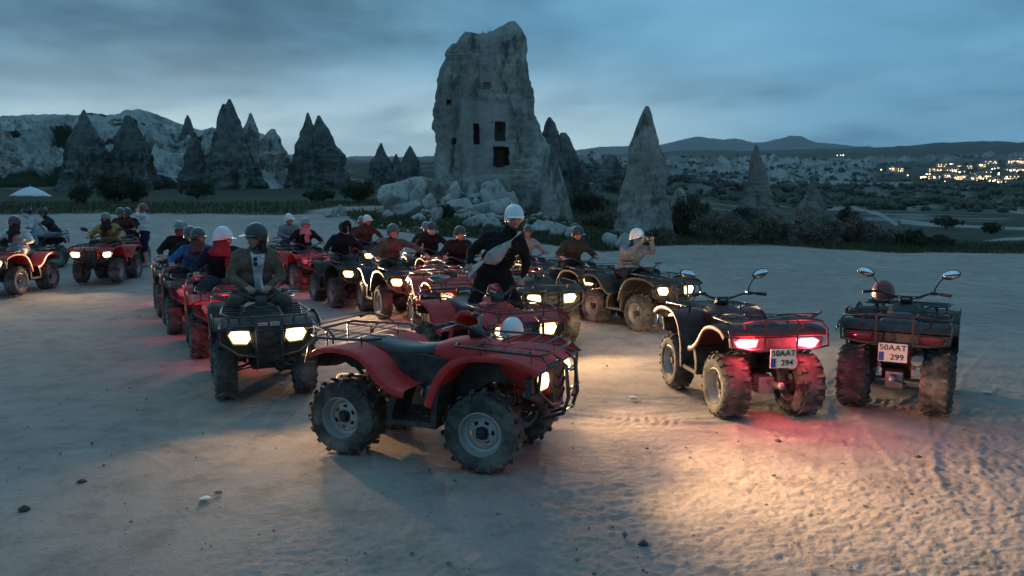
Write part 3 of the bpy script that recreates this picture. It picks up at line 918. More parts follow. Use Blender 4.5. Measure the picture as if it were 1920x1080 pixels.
    for s in (-1, 1):
        b.tube([(.50, s * .30, .93), (.52, s * .30, .80)], r * .8, 6); b.tube([(.88, s * .28, .915), (.90, s * .26, .74)], r * .8, 6)
        b.tube([(.30, s * .22, .935), (.30, s * .16, .86)], r * .8, 6)
        b.tube([(.42, s * .17, .93), (.99, s * .15, .897)], r * .8, 6)
    d['front_rack'] = b.mesh('front_rack', [M['tubeblack']], sharp=60)
    b = MB()
    b.tube([(-.34, .26, .93), (-.38, .40, .945), (-.52, .47, .95), (-.92, .47, .945), (-1.06, .40, .955), (-1.10, .26, .99), (-1.10, -.26, .99), (-1.06, -.40, .955), (-.92, -.47, .945), (-.52, -.47, .95), (-.38, -.40, .945), (-.34, -.26, .93)], .014, 7)
    b.tube([(-.72, .47, .945), (-.80, .46, 1.02), (-1.02, .42, 1.06), (-1.08, .33, 1.02)], .012, 7); b.tube([(-.72, -.47, .945), (-.80, -.46, 1.02), (-1.02, -.42, 1.06), (-1.08, -.33, 1.02)], .012, 7)
    b.tube([(-1.06, .36, 1.05), (-1.07, -.36, 1.05)], .012, 7)
    for x in (-.60, -.74, -.88, -1.0): b.tube([(x, -.46, .945), (x, .46, .945)], .010, 6)
    for s in (-1, 1):
        for x in (-.55, -.90): b.tube([(x, s * .30, .945), (x, s * .29, .82)], .011, 6)
        b.tube([(-.36, s * .17, .93), (-1.09, s * .17, .975)], .010, 6)
    d['rear_rack'] = b.mesh('rear_rack', [M['tubeblack']], sharp=60)
    b = MB()       # bull bar with a frame round each headlight
    for s in (-1, 1):
        b.tube([(1.06, s * .12, .80), (1.05, s * .40, .79), (1.02, s * .47, .76), (1.01, s * .48, .62), (1.05, s * .30, .50), (1.08, s * .13, .48)], .0125, 7)
        b.tube([(1.03, s * .12, .84), (1.10, s * .12, .76), (1.12, s * .12, .52), (1.08, s * .12, .40), (.92, s * .11, .34)], .015, 7)
        b.tube([(1.02, s * .47, .76), (.86, s * .46, .80)], .0125, 7)
        b.tube([(1.01, s * .48, .62), (.9, s * .40, .56)], .010, 6)
        b.tube([(1.0, s * .38, .895), (1.06, s * .38, .79)], .011, 6)
    for z, x in ((.72, 1.11), (.58, 1.125), (.42, 1.095)): b.tube([(x, -.12, z), (x, .12, z)], .012, 6)
    d['bull_bar'] = b.mesh('bull_bar', [M['tubeblack']], sharp=60)
    b = MB()       # grille with V ribs
    b.prism([(-.13, .76), (.13, .76), (.15, .60), (.11, .42), (-.11, .42), (-.15, .60)], 'x', .965, 1.012)
    for z in (.68, .60, .52):
        for s in (-1, 1): b.tube([(1.02, 0, z - .045), (1.016, s * .13, z + .01)], .010, 5)
    b.prism([(-.46, .70), (.46, .70), (.44, .56), (.20, .47), (-.20, .47), (-.44, .56)], 'x', .90, .952)
    d['grille'] = b.mesh('grille', [M['liner']], sharp=30, bevel=.004)
    b = MB()
    b.tube([(.36, -.015, 1.00), (.36, -.10, 1.05), (.30, -.22, 1.12), (.24, -.30, 1.135), (.19, -.42, 1.125)], .016, 8)
    b.tube([(.36, .015, 1.00), (.36, .10, 1.05), (.30, .22, 1.12), (.24, .30, 1.135), (.19, .42, 1.125)], .016, 8)
    b.tube([(.46, 0, .80), (.37, 0, 1.01)], .03, 8); b.tube([(.335, -.14, 1.07), (.335, .14, 1.07)], .009, 6)
    for s in (-1, 1): b.box((.262, s * .265, 1.135), (.05, .06, .045))
    for s in (-1, 1):      # cables
        b.tube([(.27, s * .25, 1.13), (.36, s * .2, 1.10), (.45, s * .1, 1.0), (.50, s * .05, .92)], .005, 4)
    d['handlebar'] = b.mesh('handlebar', [M['tubeblack']], sharp=40)
    for s, k in ((-1, 'R'), (1, 'L')):
        b = MB(); b.tube([(.24, s * .30, 1.135), (.225, s * .335, 1.134), (.19, s * .42, 1.125), (.186, s * .43, 1.124)], [.020, .023, .023, .027], 10)
        d['grip' + k] = b.mesh('grip', [M['liner']], sharp=40)
        b = MB(); b.tube([(.29, s * .265, 1.13), (.285, s * .31, 1.128), (.25, s * .40, 1.115), (.255, s * .43, 1.11)], [.008, .007, .006, .008], 6)
        d['lever' + k] = b.mesh('brake_lever', [M['chrome']], sharp=40)
        b = MB(); b.tube([(.275, s * .25, 1.15), (.29, s * .255, 1.20), (.295, s * .29, 1.27), (.30, s * .34, 1.325)], .0075, 6)
        Rm = Matrix.Rotation(s * .28, 3, 'X')
        b.ball((.315, s * .385, 1.345), (.024, .088, .050), 16, 10, Rm)
        d['mirror' + k] = b.mesh('mirror', [M['tubeblack']], sharp=60)
        b = MB(); b.ball((.298, s * .385, 1.345), (.010, .078, .042), 16, 8, Rm)
        d['mglass' + k] = b.mesh('mirror_glass', [M['mirror']], sharp=60)
    b = MB()
    loft_x(b, [(.31, .05, 1.05, .98), (.325, .065, 1.075, .96), (.375, .065, 1.06, .95), (.42, .05, 1.01, .94)], p=4.5)
    d['instrument_pod'] = b.mesh('instrument_pod', [M['black']], sharp=50)
    b = MB(); b.ball((.313, 0, 1.03), (.010, .045, .02), 14, 8, Matrix.Rotation(-.5, 3, 'Y')); d['dial'] = b.mesh('dial', [M['lens_off']], sharp=60)
    b = MB()       # tail: panel, guard tube
    b.prism([(-.47, .755), (.47, .755), (.46, .66), (.20, .62), (-.20, .62), (-.46, .66)], 'x', -.985, -.945)
    d['tail_panel'] = b.mesh('tail_panel', [M['liner']], sharp=30, bevel=.006)
    b = MB()
    b.tube([(-.93, .47, .93), (-1.02, .49, .86), (-1.09, .47, .68), (-1.09, .30, .655), (-1.09, -.30, .655), (-1.09, -.47, .68), (-1.02, -.49, .86), (-.93, -.47, .93)], .0125, 7)
    for s in (-1, 1): b.tube([(-1.09, s * .16, .655), (-1.10, s * .16, .985)], .010, 6); b.tube([(-1.09, s * .25, .655), (-.97, s * .22, .65)], .010, 6)
    d['tail_guard'] = b.mesh('tail_guard', [M['tubeblack']], sharp=60)
    b = MB()
    loft_x(b, [(.52, .17, .925, .90), (.60, .20, .93, .885), (.84, .20, .905, .86), (.92, .16, .89, .86)], p=4)
    d['rack_box'] = b.mesh('rack_pad', [M['liner']], sharp=50)
    return d
def poly_lens(poly, x0, x1, mats, name, inner=.7, hot=None):
    b = MB(); n = len(poly)
    cy = sum(p[0] for p in poly) / n; cz = sum(p[1] for p in poly) / n
    rings = [[Vector((x0, *p)) for p in poly], [Vector((x1, cy + (p[0] - cy) * .96, cz + (p[1] - cz) * .94)) for p in poly],
             [Vector((x1 + (x1 - x0) * .35, cy + (p[0] - cy) * inner, cz + (p[1] - cz) * inner)) for p in poly]]
    b.loft(rings, cap=False)
    b.add(rings[0], [tuple(range(n))])
    b.mat(1 if len(mats) > 1 else 0).add(rings[2], [tuple(range(n))])
    return b.mesh(name, mats, sharp=50)
GEN = None
PAINT = {}
def mx(x): return -.3 + (x + .3) * .74 if x < -.3 else x
def mz(z): return .72 + (z - .72) * .72 if z > .72 else z
def remap(me, fx=True, fy=.92, mirror=False):
    for v in me.vertices:
        x, y, z = v.co
        v.co = (mx(x) if fx else x, y * fy if not mirror else y, mz(z) if not mirror else z - .135)
    me.update()
    return me
def lamp(kind, parent, name, loc, direction, energy, color, angle, blend=1.0, radius=.035):
    l = bpy.data.lights.new(name, kind)
    l.energy = energy; l.color = color; l.shadow_soft_size = radius
    if kind == 'SPOT': l.spot_size = radians(angle); l.spot_blend = blend
    o = bpy.data.objects.new(name, l)
    o.location = loc
    o.rotation_euler = Vector(direction).to_track_quat('-Z', 'Y').to_euler()
    return link(o, parent)
HEAD_W, TAIL_W = 300.0, 9.0
def atv(loc, heading, label, paint='black', head='warm', tail='off', mirrors=False, plate=None, lights_y=.27, number=False,
        power=1.0, tpower=1.0, steer=0.0, group=None, indicator=False, emblem=False, pitch=0.0, roll=0.0):
    global GEN
    if GEN is None: 
        GEN = generic_meshes()
        for k_, me_ in GEN.items(): remap(me_, k_ not in ('rear_axle', 'shock_rL', 'shock_rR'), mirror=k_.startswith(('mirror', 'mglass')))
    if paint not in PAINT: PAINT[paint] = {k_: remap(me_) for k_, me_ in atv_meshes(paint).items()}
    G, Pm = GEN, PAINT[paint]
    x, y = loc[:2]
    z = loc[2] if len(loc) > 2 else land1(x, y)
    root = empty('quad_bike', (x, y, z), radians(heading))
    root.rotation_euler = (radians(roll), radians(pitch), radians(heading))
    tag(root, label, 'quad bike', group or 'quad bikes gathered on the dusty lot')
    for k in ('rear_fender', 'front_fender', 'front_cowl', 'tank_cover'): obj(k, Pm[k], root)
    for k in ('footboardL', 'footboardR', 'side_panelL', 'side_panelR'): obj(k[:-1], G[k], root)
    for k in ('seat', 'chassis', 'engine', 'rear_axle', 'front_suspension', 'exhaust', 'front_rack', 'rear_rack', 'bull_bar', 'grille', 'instrument_pod', 'tail_panel', 'tail_guard'):
        obj(k, G[k], root)
    obj('dial', G['dial'], [c for c in root.children if c.name.startswith('instrument_pod')][0])
    for k in ('shock_fL', 'shock_fR', 'shock_rL', 'shock_rR'): obj('shock_absorber', G[k], root)
    wheel(root, WB_F, .375, True, steer); wheel(root, WB_F, -.375, True, steer)
    wheel(root, WB_R, .345, False); wheel(root, WB_R, -.345, False)
    hbp = Vector((.36, 0, 0))
    hb = obj('handlebar', G['handlebar'], root)
    if steer:
        hb.location = hbp - Matrix.Rotation(steer * .8, 3, 'Z') @ hbp; hb.rotation_euler = (0, 0, steer * .8)
    for k in 'LR':
        obj('grip', G['grip' + k], hb); obj('brake_lever', G['lever' + k], hb)
        if mirrors:
            mo = obj('mirror', G['mirror' + k], hb); obj('mirror_glass', G['mglass' + k], hb)
    for s in (-1, 1):
        hm = {'warm': ['lamp_warm', 'lamp_hot'], 'amber': ['lamp_amber', 'lamp_warm'], 'off': ['lens_off', 'lens_off']}[head]
        def mk(s=s, hm=hm):
            y0 = lights_y
            poly = [(s * (y0 - .10), .635), (s * (y0 - .085), .705), (s * (y0 + .08), .725), (s * (y0 + .115), .68), (s * (y0 + .07), .60), (s * (y0 - .06), .59)]
            return remap(poly_lens(poly, .945, .985, [M[q] for q in hm], 'headlight'))
        h = obj('headlight', cached(('hl', s, lights_y, head), mk), root)
        def mkh(s=s):
            b = MB(); y0 = lights_y
            b.tube([(.965, s * (y0 - .115), .60), (.965, s * (y0 - .10), .72), (.965, s * (y0 + .095), .742), (.965, s * (y0 + .135), .685), (.965, s * (y0 + .08), .585), (.965, s * (y0 - .07), .575)], .012, 6, closed=True)
            return remap(b.mesh('headlight_bezel', [M['black']], sharp=50))
        obj('headlight_bezel', cached(('hb', s, lights_y), mkh), h)
        if head != 'off':
            c = {'warm': (1.0, .66, .34), 'amber': (1.0, .42, .12)}[head]
            lamp('SPOT', h, 'headlight_beam', (1.03, s * lights_y * .92, .665), (1, s * .12, .05), HEAD_W * power * (1 if head == 'warm' else .25), c, 100)
        tm = {'on': ['lamp_red', 'lamp_redhot'], 'off': ['lens_redoff', 'lens_redoff']}[tail]
        def mkt(s=s, tm=tm):
            poly = [(s * .205, .665), (s * .185, .742), (s * .37, .752), (s * .43, .715), (s * .385, .652)]
            return remap(poly_lens(poly, -.97, -1.0, [M[q] for q in tm], 'tail_light'))
        t = obj('tail_light', cached(('tl', s, tail), mkt), root)
        if tail == 'on':
            lamp('POINT', t, 'tail_glow', (-.90, s * .275, .70), (-1, 0, -.25), TAIL_W * tpower, (1.0, .055, .10), 165, radius=.04)
    if indicator:
        b = MB(); b.prism([(-.47, .50), (-.26, .46), (-.25, .475), (-.45, .535)], 'x', .985, 1.0)
        b2 = MB(); b2.prism([(.30, .44), (.46, .475), (.47, .52), (.44, .505), (.30, .46)], 'x', .985, 1.0)
        obj('reflector', b2.mesh('reflector', [M['lens_amberoff']], sharp=30), root)
    if emblem:
        b = MB(); b.disc(.004, .05, 18, 'x'); b.disc(0.0, .05, 18, 'x'); b.lathe([(0, .05), (.004, .05)], 18, 'x')
        obj('emblem', b.mesh('emblem', [M['whiteprint']], sharp=30), root, (.80, -.225, .73), (0, -.35, -1.35))
    if plate:
        b = MB(); b.box((-.925, 0, .585), (.006, .232, .165)); b.mat(1).box((-.929, .090, .548), (.004, .042, .078))
        po = obj('number_plate', b.mesh('number_plate', [M['plate'], M['plateblue']], sharp=30), root)
        for i, (tx_, zz, yy) in enumerate(zip(plate, (.628, .545), (0, -.035))):
            o = obj('lettering', text_mesh(tx_, .071, M['ink'], .0012, fat=.0006), po, (-.9305, yy, zz), (pi / 2, 0, -pi / 2))
    if number:
        b = MB(); b.box((.985, 0, .775), (.006, .26, .05)); b.mat(1).box((.989, .062, .775), (.005, .085, .036)).box((.989, -.055, .783), (.005, .10, .012)).box((.989, -.055, .765), (.005, .10, .009))
        po = obj('name_plate', b.mesh('name_plate', [M['darkred'], M['whiteprint']], sharp=30), root)
        obj('lettering', text_mesh('38/0', .036, M['ink'], .001), po, (.9925, .062, .775), (pi / 2, 0, pi / 2))
    return root

# ================================================================== people
def cloth(name, c, rough=0.9):
    return material(name, c, rough, col2=tuple(q * .72 for q in c), nscale=9, bump=0.25, bscale=55, spec=.2)
SKIN = material('skin', (0.46, 0.27, 0.20), 0.55, col2=(0.40, 0.22, 0.16), nscale=20, spec=.35)
SHOE = cloth('dark shoe', (0.04, 0.038, 0.036))
SHOEW = cloth('pale trainers', (0.55, 0.54, 0.52))
HAIR = material('dark hair', (0.018, 0.013, 0.010), 0.5, bump=.4, bscale=60)
EYE = material('eye', (0.02, 0.016, 0.014), 0.2)
LIP = material('lips', (0.33, 0.13, 0.11), 0.5)
STRAP = material('helmet strap', (0.012, 0.012, 0.012), 0.7)
def capsule(b, p0, p1, r0, r1, n=12, k=3):
    p0, p1 = Vector(p0), Vector(p1)
    d, s, u = frame(p1 - p0) if (p1 - p0).length > 1e-6 else frame((0, 0, 1))
    rings = []
    for i in range(k + 1):
        a = pi / 2 * (1 - i / k); rings.append((p0 - d * r0 * sin(a), max(r0 * cos(a), 1e-4)))
    for i in range(k + 1):
        a = pi / 2 * i / k; rings.append((p1 + d * r1 * sin(a), max(r1 * cos(a), 1e-4)))
    b.loft([[c + (s * cos(2 * pi * j / n) + u * sin(2 * pi * j / n)) * r for j in range(n)] for c, r in rings])
def seg_dist(P, a, b):
    a, b = np.array(a), np.array(b); ab = b - a
    t = np.clip(((P - a) @ ab) / max(ab @ ab, 1e-9), 0, 1)
    return np.linalg.norm(P - (a + t[:, None] * ab), axis=1)
def V3(*a): return Vector(a)
def ride_pose(lean=0.0, back=0.0, hands='grip', twist=0.0, up=0.0):
    """joint positions of a rider in the quad's frame"""
    j = {}
    j['pel'] = V3(-.24 - back, 0, .875 + up)
    j['chest'] = j['pel'] + V3(.05 + lean * .8, twist * .1, .32 - lean * .12)
    j['neck'] = j['chest'] + V3(.02 + lean * .35, twist * .06, .145 - lean * .05)
    j['head'] = j['neck'] + V3(.035 + lean * .15, twist * .03, .135)
    for s, k in ((1, 'L'), (-1, 'R')):
        j['sh' + k] = j['chest'] + V3(.0 + lean * .1, s * .175, .075)
        j['hip' + k] = j['pel'] + V3(.02, s * .10, -.02)
        j['kn' + k] = V3(.20 - back * .8, s * (.27 + .05 * (back > 0)), .86 + up * .3)
        j['an' + k] = V3(.06 - back * .8, s * .33, .44); j['to' + k] = V3(.22 - back * .8, s * .35, .37)
        if hands == 'grip':
            j['ha' + k] = V3(.20, s * .35, 1.035); mid = (j['sh' + k] + j['ha' + k]) / 2; j['el' + k] = mid + V3(-.05, s * .10, -.07)
        elif hands == 'lap':
            j['ha' + k] = V3(.10, s * .09, 1.03); mid = (j['sh' + k] + j['ha' + k]) / 2; j['el' + k] = mid + V3(-.08, s * .13, -.06)
        elif hands == 'phone':
            j['ha' + k] = j['head'] + V3(.27, s * .075, -.03); mid = (j['sh' + k] + j['ha' + k]) / 2; j['el' + k] = mid + V3(.02, s * .12, -.12)
        elif hands == 'hold':
            j['ha' + k] = V3(.10 - back, s * .16, 1.16); mid = (j['sh' + k] + j['ha' + k]) / 2; j['el' + k] = mid + V3(-.08, s * .12, -.05)
    return j
def head_mesh(b, H, Rh, skin=0, hair=1, eye=2, lip=3, beard=None):
    """a head with brow, nose, mouth, chin and ears; face towards +x of Rh"""
    nu, nv = 20, 14; vs = []; fs = []; ms = []
    for i in range(nv + 1):
        ph = pi * i / nv
        for j in range(nu):
            t = 2 * pi * j / nu
            x, y, z = sin(ph) * cos(t), sin(ph) * sin(t), cos(ph)
            X, Y, Z = x * .098, y * .077, z * .122
            if z < -.15:                       # jaw narrows to a chin
                k = (-z - .15) / .85
                Y *= 1 - .30 * k; X = X * (1 - .18 * k) + .020 * k
            if x > .5 and -.1 < z < .35 and abs(y) > .2: X -= .010      # eye hollows
            vs.append(H + Rh @ Vector((X, Y, Z)))
    b.mat(skin).add(vs, [(i * nu + j, (i + 1) * nu + j, (i + 1) * nu + (j + 1) % nu, i * nu + (j + 1) % nu) for i in range(nv) for j in range(nu)])
    def P(x, y, z): return H + Rh @ Vector((x, y, z))
    b.add([P(.088, 0, .035), P(.122, 0, -.022), P(.090, .019, -.030), P(.090, -.019, -.030), P(.088, 0, -.034), P(.06, 0, 0)], [(0, 1, 2), (0, 3, 1), (1, 4, 2), (1, 3, 4), (0, 2, 5), (0, 5, 3)])
    for s in (-1, 1): b.ball(P(-.005, s * .079, -.005), (.018, .009, .03), 8, 6, Rh)
    for s in (-1, 1):
        b.mat(eye).ball(P(.086, s * .032, .012), (.009, .015, .008), 8, 6, Rh)
        b.mat(hair).box(P(.092, s * .033, .034), (.010, .036, .008), Rh)
    b.mat(lip).ball(P(.094, 0, -.062), (.010, .026, .009), 10, 6, Rh)
    b.mat(hair).ball(P(-.014, 0, .022), (.100, .083, .115), 14, 10, Rh)
def hand_mesh(b, wrist, hand, axis, m, thumb_up=Vector((0, 0, 1))):
    """palm with four curled fingers and a thumb; fingers spread along axis"""
    f = (hand - wrist)
    f = f.normalized() if f.length > 1e-5 else Vector((1, 0, 0))
    ax = (axis - f * axis.dot(f)).normalized()
    dn = f.cross(ax)
    if dn.z > 0: dn = -dn
    b.mat(m)
    capsule(b, hand - f * .05 - ax * .014, hand + f * .012 - ax * .018, .020, .021, 8, 2)
    capsule(b, hand - f * .05 + ax * .014, hand + f * .012 + ax * .018, .020, .020, 8, 2)
    for i in range(4):
        L = (.85, 1.0, .95, .75)[i]
        p = hand + f * .022 + ax * (i - 1.5) * .0195 - dn * .006
        q = p + f * .030 * L + dn * .010; r = q + dn * .026 * L + f * .006; t = r - f * .018 * L + dn * .008
        capsule(b, p, q, .0095, .0090, 7, 2); capsule(b, q, r, .0090, .0083, 7, 2); capsule(b, r, t, .0083, .0075, 7, 2)
    p = hand - f * .028 - ax * .026; q = p + f * .028 - ax * .016 + dn * .012; r = q + f * .026 + ax * .004 + dn * .012
    capsule(b, p, q, .0115, .0105, 7, 2); capsule(b, q, r, .0105, .0085, 7, 2)
PCOUNT = [0]
def person(loc, rz, joints, label, top, pants, helmet=None, hy=0.0, hp=0.0, hroll=0.0, mask=None, scarf=None, hood=False, sleeves='long', shorts=False,
           open_front=None, shoes=None, hair_long=False, girth=1.0, stripe=None, group='people riding the quad bikes', name='person', vox=.017, peak=True):
    PCOUNT[0] += 1; sid = PCOUNT[0]
    j = joints
    topm, pantm = cloth('fabric %s' % (top,), top), cloth('fabric %s' % (pants,), pants)
    mats = [topm, pantm, SKIN, shoes or SHOE, HAIR, EYE, LIP]
    if open_front: mats.append(cloth('fabric %s' % (open_front,), open_front))
    g = girth
    segs = []     # p0, p1, r0, r1, mat
    pel, ch, nk, hd = j['pel'], j['chest'], j['neck'], j['head']
    mid = (pel + ch) / 2
    lat = (j['shL'] - j['shR']).normalized(); hl = (j['hipL'] - j['hipR']).normalized()
    segs += [(pel - hl * .075, pel + hl * .075, .125 * g, .125 * g, 1), (pel + V3(0, 0, .06) - hl * .06, pel + V3(0, 0, .06) + hl * .06, .125 * g, .125 * g, 0),
             (mid - lat * .07, mid + lat * .07, .125 * g, .125 * g, 0), (ch - lat * .085, ch + lat * .085, .130 * g, .130 * g, 0), (j['shL'] - lat * .02, j['shR'] + lat * .02, .078 * g, .078 * g, 0),
             (ch, nk, .10, .066, 0), (nk, hd - (hd - nk) * .25, .056, .052, 2)]
    for k in 'LR':
        sh, el, ha = j['sh' + k], j['el' + k], j['ha' + k]
        wr = el + (ha - el) * .82
        segs += [(sh, el, .070 * g, .054 * g, 0), (el, wr, .053 * g, .038 * g, 0 if sleeves == 'long' else 2)]
        hp_, kn, an, to = j['hip' + k], j['kn' + k], j['an' + k], j['to' + k]
        segs += [(hp_, kn, .098 * g, .070 * g, 1)]
        if shorts:
            segs += [(kn, kn + (an - kn) * .10, .070, .066, 1), (kn + (an - kn) * .1, an, .056, .042, 2)]
        else: segs += [(kn, an, .070 * g, .052 * g, 1)]
        heel = an + V3(0, 0, -.045) - (to - an) * .25
        segs += [(heel, an + (to - an) * .5 + V3(0, 0, -.02), .045, .045, 3), (an + (to - an) * .4 + V3(0, 0, -.02), to, .045, .036, 3)]
    if sleeves == 'long' and not hood:
        for q in range(6): a_ = q * pi / 3; b_ = a_ + pi / 3; segs += [(nk + V3(-.01 + .058 * cos(a_), .058 * sin(a_), -.005 - .02 * cos(a_)), nk + V3(-.01 + .058 * cos(b_), .058 * sin(b_), -.005 - .02 * cos(b_)), .024, .024, 0)]
    if hood: segs += [(nk - V3(.07, .05, 0), nk - V3(.07, -.05, 0), .06, .06, 0)]
    b = MB()
    for p0, p1, r0, r1, m in segs: capsule(b, p0, p1, r0, r1)
    raw = b.mesh('raw', [], smooth=False, recalc=False)
    me = applied(raw, [('REMESH', dict(mode='VOXEL', voxel_size=vox)), ('SMOOTH', dict(factor=.5, iterations=4))], 'body')
    bpy.data.meshes.remove(raw)
    nv = len(me.vertices); P = np.empty(nv * 3, np.float32); me.vertices.foreach_get('co', P); P = P.reshape(-1, 3).astype(float)
    N = np.empty(nv * 3, np.float32); me.vertices.foreach_get('normal', N); N = N.reshape(-1, 3)
    D = np.array([seg_dist(P, s[0], s[1]) - (s[2] + s[3]) / 2 for s in segs]); own = np.array([s[4] for s in segs])[D.argmin(0)]
    wr_ = ridged(P * np.array([7, 7, 13.]) + .8 * fbm(P * 5, 2, sid)[:, None], 3, sid * 7) - .35
    amp = np.where(own == 0, .015, np.where(own == 1, .012, 0.0))
    if sleeves != 'long': pass
    P2_ = P + N * (wr_ * amp)[:, None]
    vs = [tuple(v) for v in P2_]; fs = [tuple(p.vertices) for p in me.polygons]
    bpy.data.meshes.remove(me)
    fm = [int(np.bincount([own[i] for i in f]).argmax()) for f in fs]
    fin = MB(); fin.v, fin.f, fin.m = vs, fs, fm
    Rh = Matrix.Rotation(hy, 3, 'Z') @ Matrix.Rotation(hp, 3, 'Y') @ Matrix.Rotation(hroll, 3, 'X')
    head_mesh(fin, hd, Rh, 2, 4, 5, 6)
    for k in 'LR':
        el, ha = j['el' + k], j['ha' + k]
        hand_mesh(fin, el + (ha - el) * .80, ha, lat if k == 'L' else -lat, 2)
    base = Vector((0, 0, 0))
    mesh = fin.mesh('body', mats, sharp=70, recalc=False)
    o = obj(name, mesh, None, loc, (0, 0, rz))
    tag(o, label, 'person', group)
    def HP(x, y, z): return hd + Rh @ Vector((x, y, z))
    if helmet:
        hm = material('helmet %s' % (helmet,), helmet, .28, col2=tuple(q * .85 for q in helmet), coat=.3, dust=DUST, dust_amt=.12)
        hb = MB(); make_helmet(hb, hd, Rh, peak)
        ho = obj('helmet', hb.mesh('helmet', [hm, STRAP], sharp=50), o)
        sb = MB()
        for s in (-1, 1): sb.tube([HP(.0, s * .105, .0), HP(.02, s * .088, -.06), HP(.045, s * .045, -.125), HP(.05, 0, -.135)], .006, 5)
        obj('chin_strap', sb.mesh('chin_strap', [STRAP], sharp=60), ho)
    if hood:
        hb = MB(); rings = []
        for i in range(9):
            a = -.55 + i * .31
            rg = []
            for q in range(15):
                t = -.25 * pi + q / 14 * 1.5 * pi
                rg.append(HP(-.02 + .135 * cos(a + pi / 2) * -1, .118 * cos(t) * max(sin(a + .75), .25), .02 + .150 * sin(t) * max(sin(a + .75), .3)))
            rings.append(rg)
        hb.loft(rings, cap=False, closed=False); hb.add(rings[0], [tuple(range(15))])
        me2 = hb.mesh('hood', [topm], sharp=80)
        obj('hood', applied(me2, [('SOLIDIFY', dict(thickness=.012))], 'hood'), o)
    if mask:
        mb = MB(); rings = []
        for zi, k in ((.0, 1.02), (-.03, 1.07), (-.07, 1.08), (-.115, .98), (-.135, .7)):
            rg = []
            for q in range(13):
                t = -1.75 + q / 12 * 3.5
                rg.append(HP(.100 * k * cos(t) + .006 + (.022 if abs(t) < .5 and zi in (0, -.03) else 0), .080 * k * sin(t), zi))
            rings.append(rg)
        mb.loft(rings, cap=False, closed=False)
        obj('face_mask', applied(mb.mesh('face_mask', [cloth('mask %s' % (mask,), mask)], sharp=80), [('SOLIDIFY', dict(thickness=.004))], 'face_mask'), o)
    if scarf:
        sb = MB(); sm = cloth('scarf %s' % (scarf,), scarf); rings = []
        for zi, k in ((-.02, 1.10), (-.06, 1.20), (-.11, 1.25), (-.15, 1.4), (-.20, 1.75), (-.24, 1.9)):
            rg = []
            for q in range(20):
                t = 2 * pi * q / 20
                w = 1 + .05 * sin(t * 5 + zi * 60)
                rg.append(HP(.090 * k * w * cos(t) - .01, .074 * k * w * sin(t), zi + .012 * sin(t * 3 + zi * 40)))
            rings.append(rg)
        sb.loft(rings, cap=False)
        fx = Rh @ Vector((1, 0, 0))
        sb.loft([[HP(.10 + .01 * i, -.055 + .11 * q / 5 + .01 * sin(i * 2), -.20 - i * .055 + .006 * sin(q * 2 + i)) for q in range(6)] for i in range(5)], cap=False, closed=False)
        obj('scarf', applied(sb.mesh('scarf', [sm], sharp=80), [('SOLIDIFY', dict(thickness=.008))], 'scarf'), o)
    if hair_long:
        hb = MB()
        for q in range(9):
            t = 1.7 + q / 8 * 2.9
            hb.tube([HP(.085 * cos(t), .085 * sin(t), -.02), HP(.088 * cos(t), .085 * sin(t), -.10), HP(.095 * cos(t) - .01, .095 * sin(t), -.18 - .02 * sin(q * 3))], [.020, .020, .010], 7)
        obj('hair', hb.mesh('hair', [HAIR], sharp=70), o)
    if open_front:
        ax_ = (nk - pel).normalized(); fw = lat.cross(ax_); fw = fw if fw.x > 0 else -fw
        bv = BVHTree.FromPolygons([Vector(v) for v in vs], fs)
        L_ = (nk - pel).length; rows = []
        for r_ in range(16):
            t_ = r_ / 15; hw_ = .030 + .045 * t_ ** 1.3; row = []
            for c_ in range(9):
                u_ = c_ / 4 - 1
                p_ = pel + ax_ * (.02 + (L_ - .03) * t_ + (.03 * (1 - abs(u_)) if r_ == 0 else 0) - (.05 * (1 - abs(u_)) if r_ == 15 else 0)) + lat * (u_ * hw_ + .012)
                h_ = bv.ray_cast(p_ + fw * .6, -fw)
                row.append((h_[0] if h_[0] is not None else p_ + fw * .12) + fw * .005)
            rows.append(row)
        mb = MB(); mb.loft(rows, cap=False, closed=False)
        obj('shirt', applied(mb.mesh('shirt', [mats[-1]], sharp=80), [('SOLIDIFY', dict(thickness=.004, offset=1.0))], 'shirt'), o)
    if stripe: stripe(o, j, lat)
    return o
def make_helmet(hb, hd, Rh, peak=True, scale=1.0):
    nu, nv = 26, 10; rings = []
    def HP(x, y, z): return hd + Rh @ (Vector((x, y, z)) * scale)
    for i in range(nv + 1):
        ph = .02 + (pi * .56) * i / nv
        rg = []
        for q in range(nu):
            t = 2 * pi * q / nu
            k = 1.0
            low = max(0, (i / nv - .75) / .25)
            z = cos(ph) * .128 + .022 - low * .055 * max(0, -cos(t)) - low * .035 * abs(sin(t)) ** 2 + low * .012 * max(0, cos(t))
            rg.append(HP(sin(ph) * cos(t) * .128 - .006, sin(ph) * sin(t) * .108, z))
        rings.append(rg)
    inner = [HP(*( (Rh.inverted() @ (v - hd) / scale) * .93)) for v in rings[-1]]
    rings.append(inner)
    hb.mat(0).loft(rings, cap=False); hb.add(rings[0], [tuple(range(nu))])
    hb.mat(1).add(inner, [tuple(range(nu))]) if scale > 1.5 else None
    if peak:
        ra, rb, rc = [], [], []
        for q in range(11):
            t = -1.05 + q / 10 * 2.1
            ra.append(HP(.118 * cos(t) + .006, .108 * sin(t), .030)); rb.append(HP(.118 * cos(t) + .012 + .072 * cos(t * 1.3), .112 * sin(t), .012)); rc.append(HP(.118 * cos(t) + .004, .106 * sin(t), .016))
        hb.mat(0).loft([ra, rb, rc], cap=False, closed=False)

